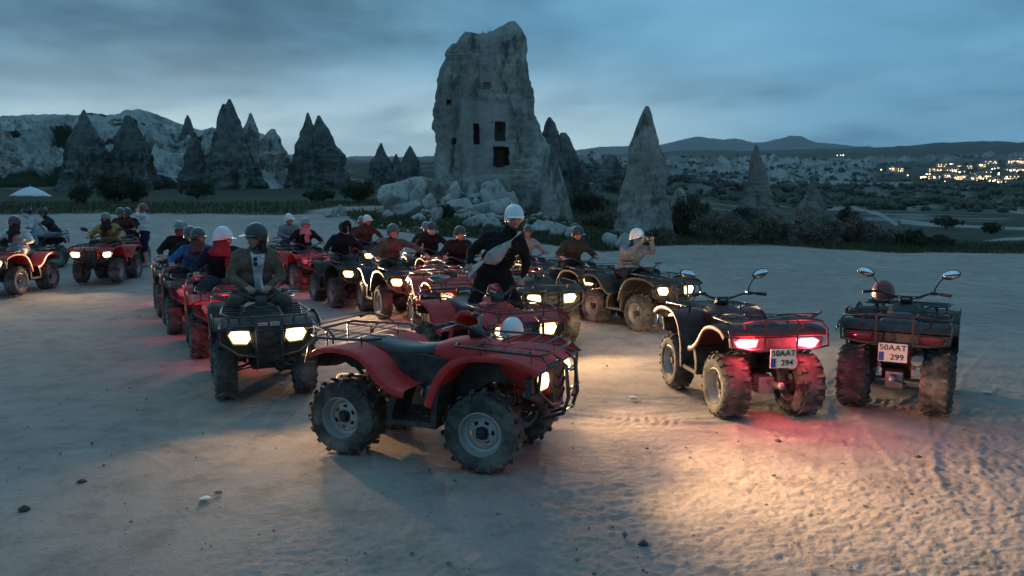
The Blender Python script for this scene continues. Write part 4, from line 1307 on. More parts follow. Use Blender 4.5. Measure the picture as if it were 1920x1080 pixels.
# ================================================================== rocks
def loft_rock(levels, d, depth, seed, nang=110, nlev=100, amp=.10, freq=.55, power=2.3, flute=.05, wob=0.0):
    """levels: (pixel row, left px, right px) bottom to top, at distance d. Returns verts rows x nang"""
    L = np.array(sorted(levels, key=lambda q: -q[0]), float)
    r0, r1 = L[0], L[1]
    L = np.vstack([[r0[0] + 45, r0[1] + (r0[1] - r1[1]) * .8, r0[2] + (r0[2] - r1[2]) * .8], L])
    z = np.array([zrow(q, d) for q in L[:, 0]])
    xl = (L[:, 1] - 960) / FPX * d; xr = (L[:, 2] - 960) / FPX * d
    s = np.linspace(0, 1, nlev); s = np.concatenate([s])
    zz = z[0] + (z[-1] - z[0]) * s
    a, b = np.interp(zz, z, xl), np.interp(zz, z, xr)
    def sm(q):
        p = np.pad(q, 2, mode='edge'); return (p[:-4] + p[1:-3] * 2 + p[2:-2] * 3 + p[3:-1] * 2 + p[4:]) / 9
    a, b = sm(a), sm(b)
    th = np.linspace(0, 2 * pi, nang, endpoint=False)
    ct, st = np.cos(th), np.sin(th)
    cx = np.sign(ct) * np.abs(ct) ** (2 / power); sy = np.sign(st) * np.abs(st) ** (2 / power)
    C, W = (a + b) / 2, (b - a) / 2
    if wob: C = C + W * wob * fbm(np.stack([zz * freq * 1.3, zz * 0, zz * 0 + seed], 1), 3, seed + 90); W = W * (1 + wob * .9 * fbm(np.stack([zz * freq * 2.0, zz * 0 + 5, zz * 0 + seed], 1), 4, seed + 91, .6))
    X = C[:, None] + W[:, None] * cx[None]; Y = d + depth * np.maximum(W, .02)[:, None] * sy[None]; Z = np.repeat(zz[:, None], nang, 1)
    P = np.stack([X, Y, Z], -1).reshape(-1, 3)
    nd = np.stack([np.tile(ct, nlev), np.tile(st, nlev), np.zeros(nang * nlev)], 1)
    Wf = np.repeat(W, nang)
    wp = P + .9 / freq * .35 * np.stack([fbm(P * freq * .8, 2, seed + 5), fbm(P * freq * .8, 2, seed + 6), fbm(P * freq * .8, 2, seed + 7)], 1)
    n = fbm(wp * freq, 5, seed, .58) * amp * 1.5 + (ridged(wp * np.array([freq * 2.2, freq * 2.2, freq * .45]), 4, seed + 50) - .35) * flute * 1.5
    n += fbm(P * freq * 6, 4, seed + 80, .6) * amp * .40
    n -= np.maximum(ridged(wp * np.array([freq * .9, freq * .9, freq * 3.2]), 3, seed + 60) - .55, 0) * amp * .5
    lim = np.minimum(Wf, 3.6)
    P = P + nd * (n * lim * np.repeat(.35 + .65 * sstep(1.0, .93, s), nang))[:, None]
    return P, nang, nlev
def rock_mesh(name, parts, mat, pale=None):
    """parts: list of (P, nang, nlev) shells"""
    vs, fs = [], []
    for P, na, nl in parts:
        o = len(vs)
        vs.extend(map(tuple, P))
        for i in range(nl - 1):
            for k in range(na): fs.append((o + i * na + k, o + i * na + (k + 1) % na, o + (i + 1) * na + (k + 1) % na, o + (i + 1) * na + k))
        fs.append(tuple(o + (nl - 1) * na + k for k in range(na)))
        fs.append(tuple(o + k for k in range(na - 1, -1, -1)))
    me = np_mesh(name, vs, fs, [mat])
    return me
def spire(label, parts, mat, d, seed, depth=.85, group='rock pinnacles behind the lot', name='rock_pinnacle', **kw):
    shells = []
    for i, lv in enumerate(parts):
        dd_ = d + (i % 2) * .0
        shells.append(loft_rock(lv, dd_, depth, seed + i * 13, wob=.12, **{'amp': .15, 'flute': .17, **kw}))
    me = rock_mesh(name, shells, M[mat])
    c = np.concatenate([s[0] for s in shells]); base = Vector((float(c[:, 0].mean()), float(c[:, 1].mean()), float(c[:, 2].min())))
    me.transform(Matrix.Translation(-base))
    o = obj(name, me, None, base)
    return tag(o, label, 'rock', group)
# --- the carved tower rock
DT = 46.0
TL = [(460, 806, 1082), (430, 812, 1078), (400, 818, 1071), (370, 816, 1063), (330, 812, 1050), (300, 814, 1040), (270, 818, 1028), (240, 815, 1018), (210, 816, 1007), (180, 816, 1001), (150, 821, 998), (130, 826, 996), (110, 834, 993), (95, 841, 991), (80, 853, 990), (68, 864, 988), (56, 872, 984), (44, 878, 978)]
TL = [(a_, b_ + (c_ - b_) * .030, c_ - (c_ - b_) * .030) for a_, b_, c_ in TL]
P, na, nl = loft_rock(TL, DT, .62, 3, nang=240, nlev=230, amp=.075, freq=.40, power=2.7, flute=.075)
tp = [(860, 84), (868, 72), (876, 62), (886, 64), (898, 69), (916, 70), (930, 63), (944, 53), (956, 46), (966, 44), (978, 56), (986, 72), (994, 90)]
ztop = np.interp(P[:, 0] / DT * FPX + 960, [q[0] for q in tp], [zrow(q[1], DT) for q in tp])
ztop = ztop + .12 * fbm(P * 1.2, 3, 8) - .10 * np.abs(P[:, 1] - DT)
P[:, 2] = np.where(P[:, 2] > ztop, ztop + .02 * (P[:, 2] - ztop), P[:, 2])
# smooth carved facade on the camera side, cut back from the weathered skin
ppx, ppy = P[:, 0] / DT * FPX + 960, np.array([540 - FPX * math.tan(math.atan((z_ - HCAM) / DT) + PITCH) if True else 0 for z_ in P[:, 2]])
fac = sstep(862, 874, ppx) * sstep(962, 950, ppx) * sstep(186, 200, ppy + 6 * vnoise(P * .8, 4)) * sstep(345, 330, ppy) * (P[:, 1] < DT)
flat = np.median(P[(fac > .9), 1]) + .30
P[:, 1] = P[:, 1] * (1 - fac) + (flat + .06 * fbm(P * .9, 3, 6)) * fac
top = rock_mesh('tower', [(P, na, nl)], M['tuff'])
attr(top, 'pale', np.clip(fac * .55 + .35 * sstep(zrow(300, DT), zrow(420, DT), P[:, 2]), 0, 1))
cut = MB()
def front_y(px, py, w):
    x, z_ = (px - 960) / FPX * DT, zrow(py, DT)
    m = (np.abs(P[:, 0] - x) < .5) & (np.abs(P[:, 2] - z_) < .5) & (P[:, 1] < DT)
    return P[m, 1].mean() if m.any() else DT - 4
for px, py, w, h, dep in ((941, 298, 31, 37, 2.4), (897, 257, 11, 36, 1.3), (939, 252, 19, 34, 1.5), (847, 198, 8, 9, .8), (857, 270, 8, 11, .7), (916, 170, 15, 13, .35), (925, 236, 3, 3, .2)):
    fy = front_y(px, py, w); k = DT / FPX
    x, z_ = (px - 960) * k, zrow(py, DT)
    n = 10 if w > 25 else 4
    if n == 4: poly = [(x - w * k / 2, z_ - h * k / 2), (x + w * k / 2, z_ - h * k / 2), (x + w * k / 2 * .96, z_ + h * k / 2), (x - w * k / 2 * .96, z_ + h * k / 2 * 1.02)]
    else: poly = [(x - w * k * .48, z_ - h * k * .40), (x - w * k * .2, z_ - h * k * .50), (x + w * k * .25, z_ - h * k * .47), (x + w * k * .52, z_ - h * k * .30), (x + w * k * .42, z_ - h * k * .05), (x + w * k * .47, z_ + h * k * .2), (x + w * k * .40, z_ + h * k * .5), (x - w * k * .45, z_ + h * k * .48)]
    fine = []
    for q in range(len(poly)):
        p_, n_ = Vector(poly[q]), Vector(poly[(q + 1) % len(poly)])
        for t_ in range(4): fine.append(p_.lerp(n_, t_ / 4) + Vector((random.uniform(-1, 1), random.uniform(-1, 1))) * w * k * (.035 if t_ else .05))
    poly = [tuple(q) for q in fine]
    cut.prism(poly, 'y', fy - 2.5, fy + dep)
cm = cut.mesh('cutter', [M['tuff']], smooth=False)
co = bpy.data.objects.new('cutter', cm); TMP.collection.objects.link(co)
top = applied(top, [('BOOLEAN', dict(operation='DIFFERENCE', object=co, solver='EXACT'))], 'tower_rock')
bpy.data.objects.remove(co)
top.shade_smooth(); top.set_sharp_from_angle(angle=radians(48))
# lower buttress leaning on the right foot of the tower
bt, bna, bnl = loft_rock([(462, 1000, 1088), (430, 1008, 1078), (400, 1012, 1070), (360, 1014, 1062), (320, 1016, 1050), (285, 1020, 1038), (270, 1026, 1032)], DT - 3.6, .8, 33, nang=60, nlev=50, amp=.10)
root = empty('tower_rock', (0, 0, 0)); bz = land1(-.3, DT)
root.location = (-.4, DT, bz)
off = Matrix.Translation((.4, -DT, -bz))
top.transform(off); ob1 = obj('tower', top, root)
bm_ = rock_mesh('buttress', [(bt, bna, bnl)], M['tuff']); bm_.transform(off); obj('buttress', bm_, root)
tag(root, 'huge grey rock tower with a twin-horned top and carved dark window openings', 'rock', 'rock pinnacles behind the lot')
# --- pinnacles
spire('tall slender grey rock cone right of the tower, nearest the lot', [[(462, 1146, 1266), (440, 1152, 1260), (400, 1156, 1256), (370, 1160, 1253), (320, 1168, 1247), (280, 1176, 1236), (240, 1188, 1224), (215, 1197, 1217), (203, 1203, 1213), (199, 1206, 1210)]], 'tuff', 35.0, 61, amp=.12, flute=.10, nang=160, nlev=150, freq=.6)
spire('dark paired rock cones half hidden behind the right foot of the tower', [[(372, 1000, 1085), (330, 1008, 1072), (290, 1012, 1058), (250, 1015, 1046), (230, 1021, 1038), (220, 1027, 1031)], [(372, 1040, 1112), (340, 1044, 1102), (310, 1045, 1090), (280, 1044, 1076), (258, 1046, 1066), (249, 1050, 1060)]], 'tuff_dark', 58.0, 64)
spire('squat dark rock cone between the tower and the tall cone', [[(372, 1098, 1182), (340, 1112, 1172), (315, 1122, 1166), (300, 1132, 1158), (290, 1140, 1150)]], 'tuff_dark', 85.0, 67)
spire('narrow pinkish rock cone standing beyond the roadside bushes', [[(392, 1388, 1452), (375, 1393, 1443), (350, 1397, 1438), (320, 1400, 1430), (290, 1405, 1420), (272, 1409, 1414)]], 'tuff_pink', 82.0, 71)
spire('small pinkish rock cone in the valley right of the narrow one', [[(392, 1494, 1546), (375, 1502, 1538), (352, 1510, 1527), (335, 1516, 1521)]], 'tuff_pink', 100.0, 74)
spire('stubby pale rock stump against the tall cone', [[(418, 1248, 1300), (395, 1254, 1292), (370, 1260, 1284), (358, 1264, 1280), (352, 1268, 1276)]], 'tuff', 44.0, 77)
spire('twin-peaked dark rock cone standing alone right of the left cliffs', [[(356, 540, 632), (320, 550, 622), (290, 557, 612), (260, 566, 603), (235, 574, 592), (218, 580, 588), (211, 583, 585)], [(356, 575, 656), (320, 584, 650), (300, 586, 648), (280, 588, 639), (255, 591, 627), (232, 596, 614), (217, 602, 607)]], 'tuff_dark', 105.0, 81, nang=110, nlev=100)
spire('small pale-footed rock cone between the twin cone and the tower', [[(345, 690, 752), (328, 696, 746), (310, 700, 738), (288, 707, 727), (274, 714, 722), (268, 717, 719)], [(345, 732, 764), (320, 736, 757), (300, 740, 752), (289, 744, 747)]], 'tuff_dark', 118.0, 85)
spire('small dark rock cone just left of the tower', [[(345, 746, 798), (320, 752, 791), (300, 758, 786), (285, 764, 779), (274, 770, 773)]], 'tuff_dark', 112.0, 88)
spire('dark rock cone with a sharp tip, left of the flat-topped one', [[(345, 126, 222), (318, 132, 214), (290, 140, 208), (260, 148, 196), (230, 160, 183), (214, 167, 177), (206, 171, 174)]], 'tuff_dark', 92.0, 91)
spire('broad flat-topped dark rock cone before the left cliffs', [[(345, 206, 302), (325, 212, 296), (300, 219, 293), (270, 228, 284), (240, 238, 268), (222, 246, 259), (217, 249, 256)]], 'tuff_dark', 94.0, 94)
spire('pale rock cone cut by the left edge of the view', [[(340, -70, 62), (290, -40, 42), (250, -22, 24), (220, -8, 10), (207, -1, 4)]], 'tuff', 104.0, 97)
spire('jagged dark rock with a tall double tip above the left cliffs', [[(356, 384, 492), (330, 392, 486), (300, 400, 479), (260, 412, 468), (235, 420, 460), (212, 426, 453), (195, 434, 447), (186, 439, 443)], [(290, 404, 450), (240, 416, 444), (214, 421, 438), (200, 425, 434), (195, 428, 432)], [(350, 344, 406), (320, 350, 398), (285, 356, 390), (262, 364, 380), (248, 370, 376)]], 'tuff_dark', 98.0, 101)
spire('slanting pale rock slab right of the jagged double tip', [[(356, 476, 556), (320, 486, 550), (290, 490, 544), (262, 497, 532), (248, 508, 525), (242, 516, 523)], [(300, 458, 500), (250, 464, 492), (228, 471, 486), (212, 477, 480)]], 'tuff', 108.0, 105)
spire('small dark rock tooth on the far skyline of the left cliffs', [[(285, 345, 380), (255, 350, 375), (238, 354, 371), (224, 358, 367), (216, 361, 364)]], 'tuff_dark', 136.0, 109)
# --- pale badland cliffs behind them
nb, kb = 560, 170
pb = np.linspace(-260, 570, nb)
ytop = np.interp(pb, [-260, 0, 30, 60, 100, 170, 215, 240, 266, 290, 320, 350, 385, 405, 440, 500, 530, 550, 570], [232, 226, 219, 216, 214, 216, 216, 212, 206, 211, 221, 234, 244, 240, 238, 252, 262, 300, 345])
VB, veg_b = [], []
for i in range(kb):
    s = i / (kb - 1); d0 = 96 + 52 * min(s / .88, 1.0)
    up = s / .88 if s < .88 else 1 - (s - .88) / .12 * .5
    d0 = 96 + 60 * s
    zb = np.array([zrow(350, d0) + (up ** 1.25) * (zrow(q, d0) - zrow(350, d0)) for q in ytop])
    x = (pb - 960) / FPX * d0
    Pq = np.stack([x, np.full(nb, d0), zb], 1)
    bul = ridged(Pq / np.array([10., 10., 15.]) + .5 * fbm(Pq / 9., 2, 122)[:, None], 5, 121) - .35
    f = math.sin(min(up, 1.0) * pi) ** .6 if s < .88 else .2
    zb = zb - 6 * max(0, 1 - s / .05)
    zz = zb + 4.6 * f * bul + 1.9 * f * (ridged(Pq / np.array([4.5, 4.5, 9.]), 3, 126) - .3) + .4 * f * fbm(Pq / 2.5, 4, 125, .6)
    yy = d0 - 3.5 * f * bul
    vv = sstep(.07, .19, fbm(Pq / np.array([12., 8., 6.]), 6, 131, .6) - .35 * bul + .28 * sstep(.82, .92, np.full(nb, s)) + .20 * sstep(.16, .04, np.full(nb, s)))
    VB.append(np.stack([x, yy, zz], 1)); veg_b.append(vv)
bme = grid_mesh('badland_cliffs', np.concatenate(VB), nb, kb, [M['badland']])
attr(bme, 'veg', np.concatenate(veg_b))
tag(obj('badland_cliffs', bme), kind='structure')
# --- boulders
def boulder_mesh(seed, n=2):
    bm = bmesh.new(); bmesh.ops.create_icosphere(bm, subdivisions=4, radius=1.0)
    me = bpy.data.meshes.new('boulder'); bm.to_mesh(me); bm.free()
    V = np.empty(len(me.vertices) * 3, np.float32); me.vertices.foreach_get('co', V); V = V.reshape(-1, 3).astype(float)
    rg = np.random.default_rng(seed)
    for _ in range(13):          # flatten a few faces
        nn = rg.normal(size=3); nn /= np.linalg.norm(nn); c = rg.uniform(.50, .88)
        dd_ = V @ nn; V -= nn[None] * (np.maximum(dd_ - c, 0) * .85)[:, None]
    V *= (1.08 + .26 * fbm(V * 1.2 + seed, 4, seed) + .07 * fbm(V * 5, 4, seed + 3, .6))[:, None]
    me.vertices.foreach_set('co', V.astype(np.float32).ravel()); me.update()
    me.materials.append(M['boulder']); me.shade_smooth(); me.set_sharp_from_angle(angle=radians(40))
    return me
BL = [(737, 362, 56, 56, 41.5, 'big rounded pale boulder standing left of the tower rock'), (776, 338, 56, 32, 45, 'pale slab boulder behind the big rounded one left of the tower'), (783, 364, 31, 36, 42.5, 'upright boulder wedged right of the big rounded one'),
      (804, 370, 28, 16, 41, 'small smooth white boulder at the left foot of the tower'), (764, 388, 50, 24, 39, 'low flat pale boulder below the big rounded one'), (849, 352, 28, 24, 42.3, 'tilted pale boulder on the heap under the tower, leftmost of its top row'),
      (888, 353, 26, 36, 41.8, 'tall pale boulder in the middle of the heap under the tower'), (927, 353, 46, 42, 41.6, 'large block boulder under the dark doorway of the tower'), (941, 386, 58, 32, 40.3, 'wide pale ledge boulder below the doorway block'),
      (862, 385, 52, 36, 40.4, 'broad pale boulder at the front of the heap under the tower'), (905, 390, 40, 30, 40.0, 'pale boulder between the two broad ones at the front of the heap'), (728, 400, 20, 15, 37, 'small pale boulder at the path left of the grass bank'), (784, 405, 28, 10, 36, 'low white stone lying on the grass bank'),
      (820, 396, 20, 17, 36.5, 'small upright white stone on the grass bank'), (891, 414, 46, 23, 34, 'pale boulder on the grass bank left of the leaning person'), (922, 416, 34, 28, 33.4, 'rounded pale boulder on the bank right behind the leaning person'),
      (1014, 427, 44, 34, 31.5, 'pale boulder right of the white helmet of the leaning person'), (1048, 430, 34, 30, 30.9, 'second pale boulder in the row right of the leaning person'), (1075, 434, 31, 30, 30.4, 'third pale boulder in the row right of the leaning person'),
      (1144, 446, 31, 28, 28.8, 'pale boulder near the lot edge, second from the row end'), (1172, 453, 31, 34, 28.2, 'pale boulder at the right end of the roadside row'), (615, 396, 17, 9, 37, 'small pale stone left of the stone pair by the path'), (628, 391, 13, 9, 37.5, 'smallest pale stone by the path'), (641, 389, 17, 10, 38, 'small pale stone right of the stone pair by the path'),
      (840, 372, 26, 20, 41.2, 'rounded pale boulder low on the left of the heap'), (960, 366, 26, 22, 41.0, 'pale boulder at the right end of the heap under the tower')]
for i, (px, py, w, h, d, lab) in enumerate(BL):
    c = at(px, py, d); k = d / FPX
    zb = land1(c.x, d)
    top_z = c.z + h * k / 2; zc = (top_z + min(zb - .1, c.z - h * k / 2)) / 2; hz = top_z - zc
    o = obj('boulder', cached(('boulder', i % 9), lambda: boulder_mesh(200 + i % 9)), None, (c.x, d, zc), (0, 0, i * 1.3))
    sc = w * k / 2 * 1.06
    o.scale = (sc, sc * .9, hz * 1.05)
    o.rotation_euler = (0, 0, random.choice((0, pi)) + random.uniform(-.3, .3))
    tag(o, lab, 'boulder', 'pale boulders around the tower rock')

# --- broken stones heaped between the boulders
rg = np.random.default_rng(404)
rub = MB()
_ib = bmesh.new(); bmesh.ops.create_icosphere(_ib, subdivisions=1, radius=1.0)
_rv = [v.co.copy() for v in _ib.verts]; _rf = [tuple(v.index for v in f.verts) for f in _ib.faces]; _ib.free()
for q in range(420):
    px = rg.normal(880, 75) if q % 3 else rg.uniform(715, 1190)
    d = rg.uniform(38.5, 43.0) if q % 3 else rg.uniform(30.5, 39)
    x = (px - 960) / FPX * d; s_ = rg.uniform(.07, .34) * (1 if q % 3 else .6)
    zz = land1(x, d) + (1.25 * math.exp(-((px - 890) / 62) ** 2) * float(sstep(38.5, 42.5, d))) * rg.uniform(.3, 1)
    sc = rg.uniform(.6, 1.5, 3); a_ = rg.uniform(0, 6.28)
    rub.add([(x + (v.x * cos(a_) - v.y * sin(a_)) * s_ * sc[0] * rg.uniform(.75, 1.2), d + (v.x * sin(a_) + v.y * cos(a_)) * s_ * sc[1] * rg.uniform(.75, 1.2), zz + v.z * s_ * sc[2] * .7 * rg.uniform(.75, 1.2)) for v in _rv], _rf)
tag(obj('rubble', rub.mesh('rubble', [M['boulder']], smooth=False, recalc=False)), 'broken pale stones heaped among the boulders under the tower', 'rubble', kind='stuff')

# ================================================================== vegetation
def leafmat(name, a, b):
    m = material(name, a, .8, col2=b, nscale=1.6, lo=.3, hi=.7, spec=.2)
    return m
M['leaf_dark'] = leafmat('dark scrub leaves', (0.042, 0.050, 0.030), (0.075, 0.082, 0.050))
M['leaf_grey'] = leafmat('grey green scrub leaves', (0.110, 0.108, 0.080), (0.175, 0.162, 0.125))
M['leaf_brown'] = leafmat('dry brown scrub', (0.125, 0.095, 0.072), (0.18, 0.14, 0.105))
M['stem'] = material('scrub stem', (0.06, 0.048, 0.038), .9, bump=.3)
def bush(px, py, w, h, d, mat, label, dens=1.0, trunk=.15):
    c = at(px, py, d); k = d / FPX
    rx, rz = w * k / 2 * (.88 if px > 1200 else 1), h * k / 2
    zb = land1(c.x, d); top = c.z + rz
    top = zb + (top - zb) * (.72 if px > 1200 else 1.0)
    hz = max((top - zb) / 2, .3); cz = zb + hz * (1 + trunk * .5)
    root = empty('bush', (c.x, d, zb)); tag(root, label, 'bush', 'bushes and small trees behind the lot')
    rg = np.random.default_rng(int(px * 7 + d))
    nc = int(70 * dens)
    u = rg.normal(size=(nc, 3)); u /= np.linalg.norm(u, axis=1)[:, None]
    cl = u * (rg.uniform(.25, 1.0, nc) ** .45)[:, None] * np.array([rx, rx * .75, hz * .92])
    cl[:, 2] *= np.where(cl[:, 2] > 0, rg.uniform(.45, 1.2, nc), .95); cl[:, 0] *= rg.uniform(.8, 1.25, nc)
    nl = int(150 * dens)
    cr = rg.uniform(.10, .36, nc) * min(rx, hz) * 1.1
    pts = (cl[:, None, :] + rg.normal(size=(nc, nl, 3)) * (cr[:, None, None] * .55)).reshape(-1, 3)
    n = len(pts); sz = rg.uniform(.5, 1.2, n) * max(.05, min(rx, hz) * .075)
    a = rg.normal(size=(n, 3)); a /= np.linalg.norm(a, axis=1)[:, None]
    b_ = np.cross(a, rg.normal(size=(n, 3))); b_ /= np.linalg.norm(b_, axis=1)[:, None]
    V = np.stack([pts - a * sz[:, None], pts + b_ * sz[:, None] * .55, pts + a * sz[:, None], pts - b_ * sz[:, None] * .55], 1).reshape(-1, 3)
    V[:, 2] += cz - zb; V[:, 2] = np.maximum(V[:, 2], -.05)
    me = grid_like_quads('foliage', V, M[mat]); obj('foliage', me, root)
    b = MB()
    for q in range(6):
        t = rg.uniform(0, 6.28); e = np.array([cos(t) * rx * .55, sin(t) * rx * .4, hz * rg.uniform(.9, 1.5)])
        b.tube([(0, 0, -.1), tuple(e * .45 + rg.normal(size=3) * .05), tuple(e)], [.05 * hz, .03 * hz, .008], 5)
    obj('stem', b.mesh('stem', [M['stem']]), root)
def grid_like_quads(name, V, mat):
    me = bpy.data.meshes.new(name); n = len(V) // 4
    me.vertices.add(len(V)); me.vertices.foreach_set('co', np.asarray(V, np.float32).ravel())
    me.loops.add(n * 4); me.loops.foreach_set('vertex_index', np.arange(n * 4, dtype=np.int32))
    me.polygons.add(n); me.polygons.foreach_set('loop_start', np.arange(0, n * 4, 4, dtype=np.int32))
    me.update(calc_edges=True); me.materials.append(mat)
    return me
BUSH = [(216, 346, 66, 44, 60, 'leaf_dark', 'dark round bush below the flat-topped rock cone, left of a smaller one'), (249, 352, 42, 34, 58, 'leaf_dark', 'smaller dark bush touching the round one below the flat-topped cone'), (150, 362, 34, 26, 56, 'leaf_dark', 'low dark bush left of the round bush pair'),
        (1288, 404, 74, 96, 38.5, 'leaf_dark', 'tall very dark bush just right of the tall slender rock cone'), (1352, 420, 110, 84, 34.5, 'leaf_grey', 'large grey green bush at the lot edge, nearest the tall rock cone'), (1440, 420, 120, 82, 35.5, 'leaf_grey', 'large grey green bush second along the lot edge'), (1530, 425, 110, 76, 34.5, 'leaf_grey', 'grey green bush third along the lot edge'),
        (1606, 418, 78, 70, 36, 'leaf_brown', 'dry brown bush at the lot edge beyond the dark quad bikes'), (1655, 440, 66, 46, 33, 'leaf_grey', 'low grey green bush right of the dry brown one'), (1712, 444, 62, 54, 32.5, 'leaf_dark', 'dark bush at the lot edge, above the right-hand parked quad'), (1762, 456, 56, 36, 31.5, 'leaf_dark', 'low dark bush at the right end of the roadside row'),
        (1300, 366, 60, 50, 52, 'leaf_dark', 'dark bush behind the stubby rock stump'), (1398, 384, 66, 36, 60, 'leaf_dark', 'dark bush at the foot of the narrow pinkish cone'), (1590, 386, 40, 30, 75, 'leaf_dark', 'small dark bush by the curved pale track'),
        (1100, 394, 80, 66, 47, 'leaf_dark', 'dark bush on the bank between the tower and the tall cone'), (1128, 420, 70, 44, 40, 'leaf_brown', 'brownish bush on the bank left of the tall cone foot'), (1240, 440, 60, 40, 33, 'leaf_grey', 'grey green bush at the foot of the tall slender cone'),
        (600, 372, 60, 32, 60, 'leaf_dark', 'low dark bush on the field below the twin-peaked cone'), (672, 362, 60, 46, 56, 'leaf_dark', 'dark bush on the bank left of the big rounded boulder'), (370, 352, 60, 24, 70, 'leaf_dark', 'flat dark bush below the jagged rock'), (835, 395, 30, 20, 38, 'leaf_dark', 'small dark bush among the boulders under the tower'), (1860, 420, 40, 22, 78, 'leaf_dark', 'lone dark bush in the valley field at far right'), (1775, 405, 60, 18, 95, 'leaf_dark', 'dark hedge-like bush in the valley field between the two tracks')]
for a in BUSH: bush(*a)
# tuft on top of the tower
tb = MB(); rg = np.random.default_rng(5)
ct = at(916, 70, DT)
for q in range(60):
    a = rg.uniform(0, 6.28); b0 = Vector((rg.normal() * .22, rg.normal() * .2, 0)); L = rg.uniform(.15, .5)
    tb.tube([b0, b0 + Vector((cos(a) * L * .3, sin(a) * L * .3, L * .7)), b0 + Vector((cos(a) * L * .55, sin(a) * L * .55, L))], [.014, .012, .003], 3)
o = obj('grass_tuft', tb.mesh('grass_tuft', [M['leaf_dark']]), None, (ct.x, ct.y, ct.z - .05)); tag(o, 'small dark tuft growing in the saddle on top of the tower', 'plant')
# grass on the verge
vm = veg.reshape(NV, NU); idx = np.nonzero((veg > .7) & (gy < 58) & (np.abs(gpx - 960) < 1050))[0]
wgt = np.clip(1.5 - np.abs(gy[idx] - 34) / 26, .15, 1) * np.where((gpx[idx] > 620) & (gpx[idx] < 1300), 1.6, .8) * (.35 + sstep(-.2, .3, fbm(P2[idx] * .8, 3, 91)))
sel = RNG.choice(idx, 42000, p=wgt / wgt.sum())
bx_, by_ = gx[sel] + RNG.normal(size=len(sel)) * .08, gy[sel] + RNG.normal(size=len(sel)) * .12
bz_ = land(bx_, by_) - .02; hh = RNG.uniform(.10, .34, len(sel)); aa = RNG.uniform(0, 2 * pi, len(sel)); ww = RNG.uniform(.012, .03, len(sel))
ln = RNG.normal(size=(len(sel), 2)) * hh[:, None] * .35
A = np.stack([bx_ - np.cos(aa) * ww, by_ - np.sin(aa) * ww, bz_], 1); B = np.stack([bx_ + np.cos(aa) * ww, by_ + np.sin(aa) * ww, bz_], 1)
T1 = np.stack([bx_ + ln[:, 0] + np.cos(aa) * ww * .2, by_ + ln[:, 1], bz_ + hh], 1); T0 = np.stack([bx_ + ln[:, 0] - np.cos(aa) * ww * .2, by_ + ln[:, 1], bz_ + hh], 1)
M['grass'] = leafmat('dull verge grass', (0.040, 0.055, 0.024), (0.085, 0.090, 0.045))
o = obj('verge_grass', grid_like_quads('verge_grass', np.stack([A, B, T1, T0], 1).reshape(-1, 3), M['grass']))
tag(o, 'dull green grass and weeds on the verge beyond the lot', 'grass', kind='stuff')

# ================================================================== far town
M['house'] = material('house wall', (0.30, 0.27, 0.235), .9)
M['win'] = emitter('lit far window', (1.0, .58, .24), 3.0)
M['flood'] = emitter('lit facade strip', (1.0, .78, .46), 2.4)
M['street'] = emitter('street lamp glass', (1.0, .68, .34), 12.0)
def house_mesh(i):
    rg = random.Random(i); b = MB()
    w, dp, h = rg.uniform(9, 17), 9, rg.uniform(5, 8)
    b.box((0, 0, h / 2 - 4), (w, dp, h + 8))
    b.box((0, 0, h + .15), (w + .8, dp + .8, .3)); b.box((w * .2, 1, h + 1.2), (w * .4, 4, 2.2))
    wb = MB()
    for r in range(2):
        for q in range(int(w // 2.4)):
            if rg.random() < .5: wb.box((-w / 2 + 1.5 + q * 2.4, -dp / 2 - .03, 1.5 + r * 3.0), (1.2, .1, 1.5))
    fb = MB()
    if rg.random() < .4: fb.box((0, -dp / 2 - .05, h * .55), (w * .9, .12, .7))
    return b, wb, fb
TOWN = [(630, 135, 0), (925, 150, 1), (880, 206, 1), (985, 155, 0), (1175, 212, 1), (1250, 214, 1), (1300, 122, 1), (1280, 160, 1), (1340, 165, 1), (1395, 160, 1), (1355, 205, 1), (1410, 217, 1), (1410, 134, 0), (1470, 214, 0), (1445, 175, 1), (1565, 195, 0), (1590, 210, 1), (1640, 211, 0), (1600, 124, 1), (1640, 100, 1), (1680, 98, 0), (1700, 148, 0), (1700, 240, 1), (1745, 254, 1), (1790, 214, 0), (1810, 160, 1), (1850, 162, 1), (1885, 160, 1), (1845, 214, 0), (1820, 96, 1), (1855, 94, 1), (1890, 98, 1), (1870, 78, 1), (1225, 158, 0), (1015, 280, 0), (1530, 225, 0), (1630, 180, 0), (1500, 135, 0)]
def town_at(cx, cy):
    px, py = 1440 + cx / 4, 280 + cy / 4
    d = 1000 + (345 - py) * 9
    return at(px, py, d)
for i, (cx, cy, br) in enumerate(TOWN):
    p = town_at(cx, cy)
    key = ('house', i % 10)
    if key not in CACHE:
        b, wb, fb = house_mesh(i % 10)
        CACHE[key] = (b.mesh('walls', [M['house']], smooth=False), wb.mesh('windows', [M['win']], smooth=False) if wb.v else None, fb.mesh('lit_strip', [M['flood']], smooth=False) if fb.v else None)
    w_, n_, f_ = CACHE[key]
    r = empty('house', (p.x, p.y, p.z - 3), random.uniform(-.3, .3)); tag(r, 'small lit house in the far town at the right', 'house', 'houses of the far town')
    obj('wall', w_, r)
    if n_: obj('window', n_, r)
    if f_ and br: obj('lit_balcony', f_, r)
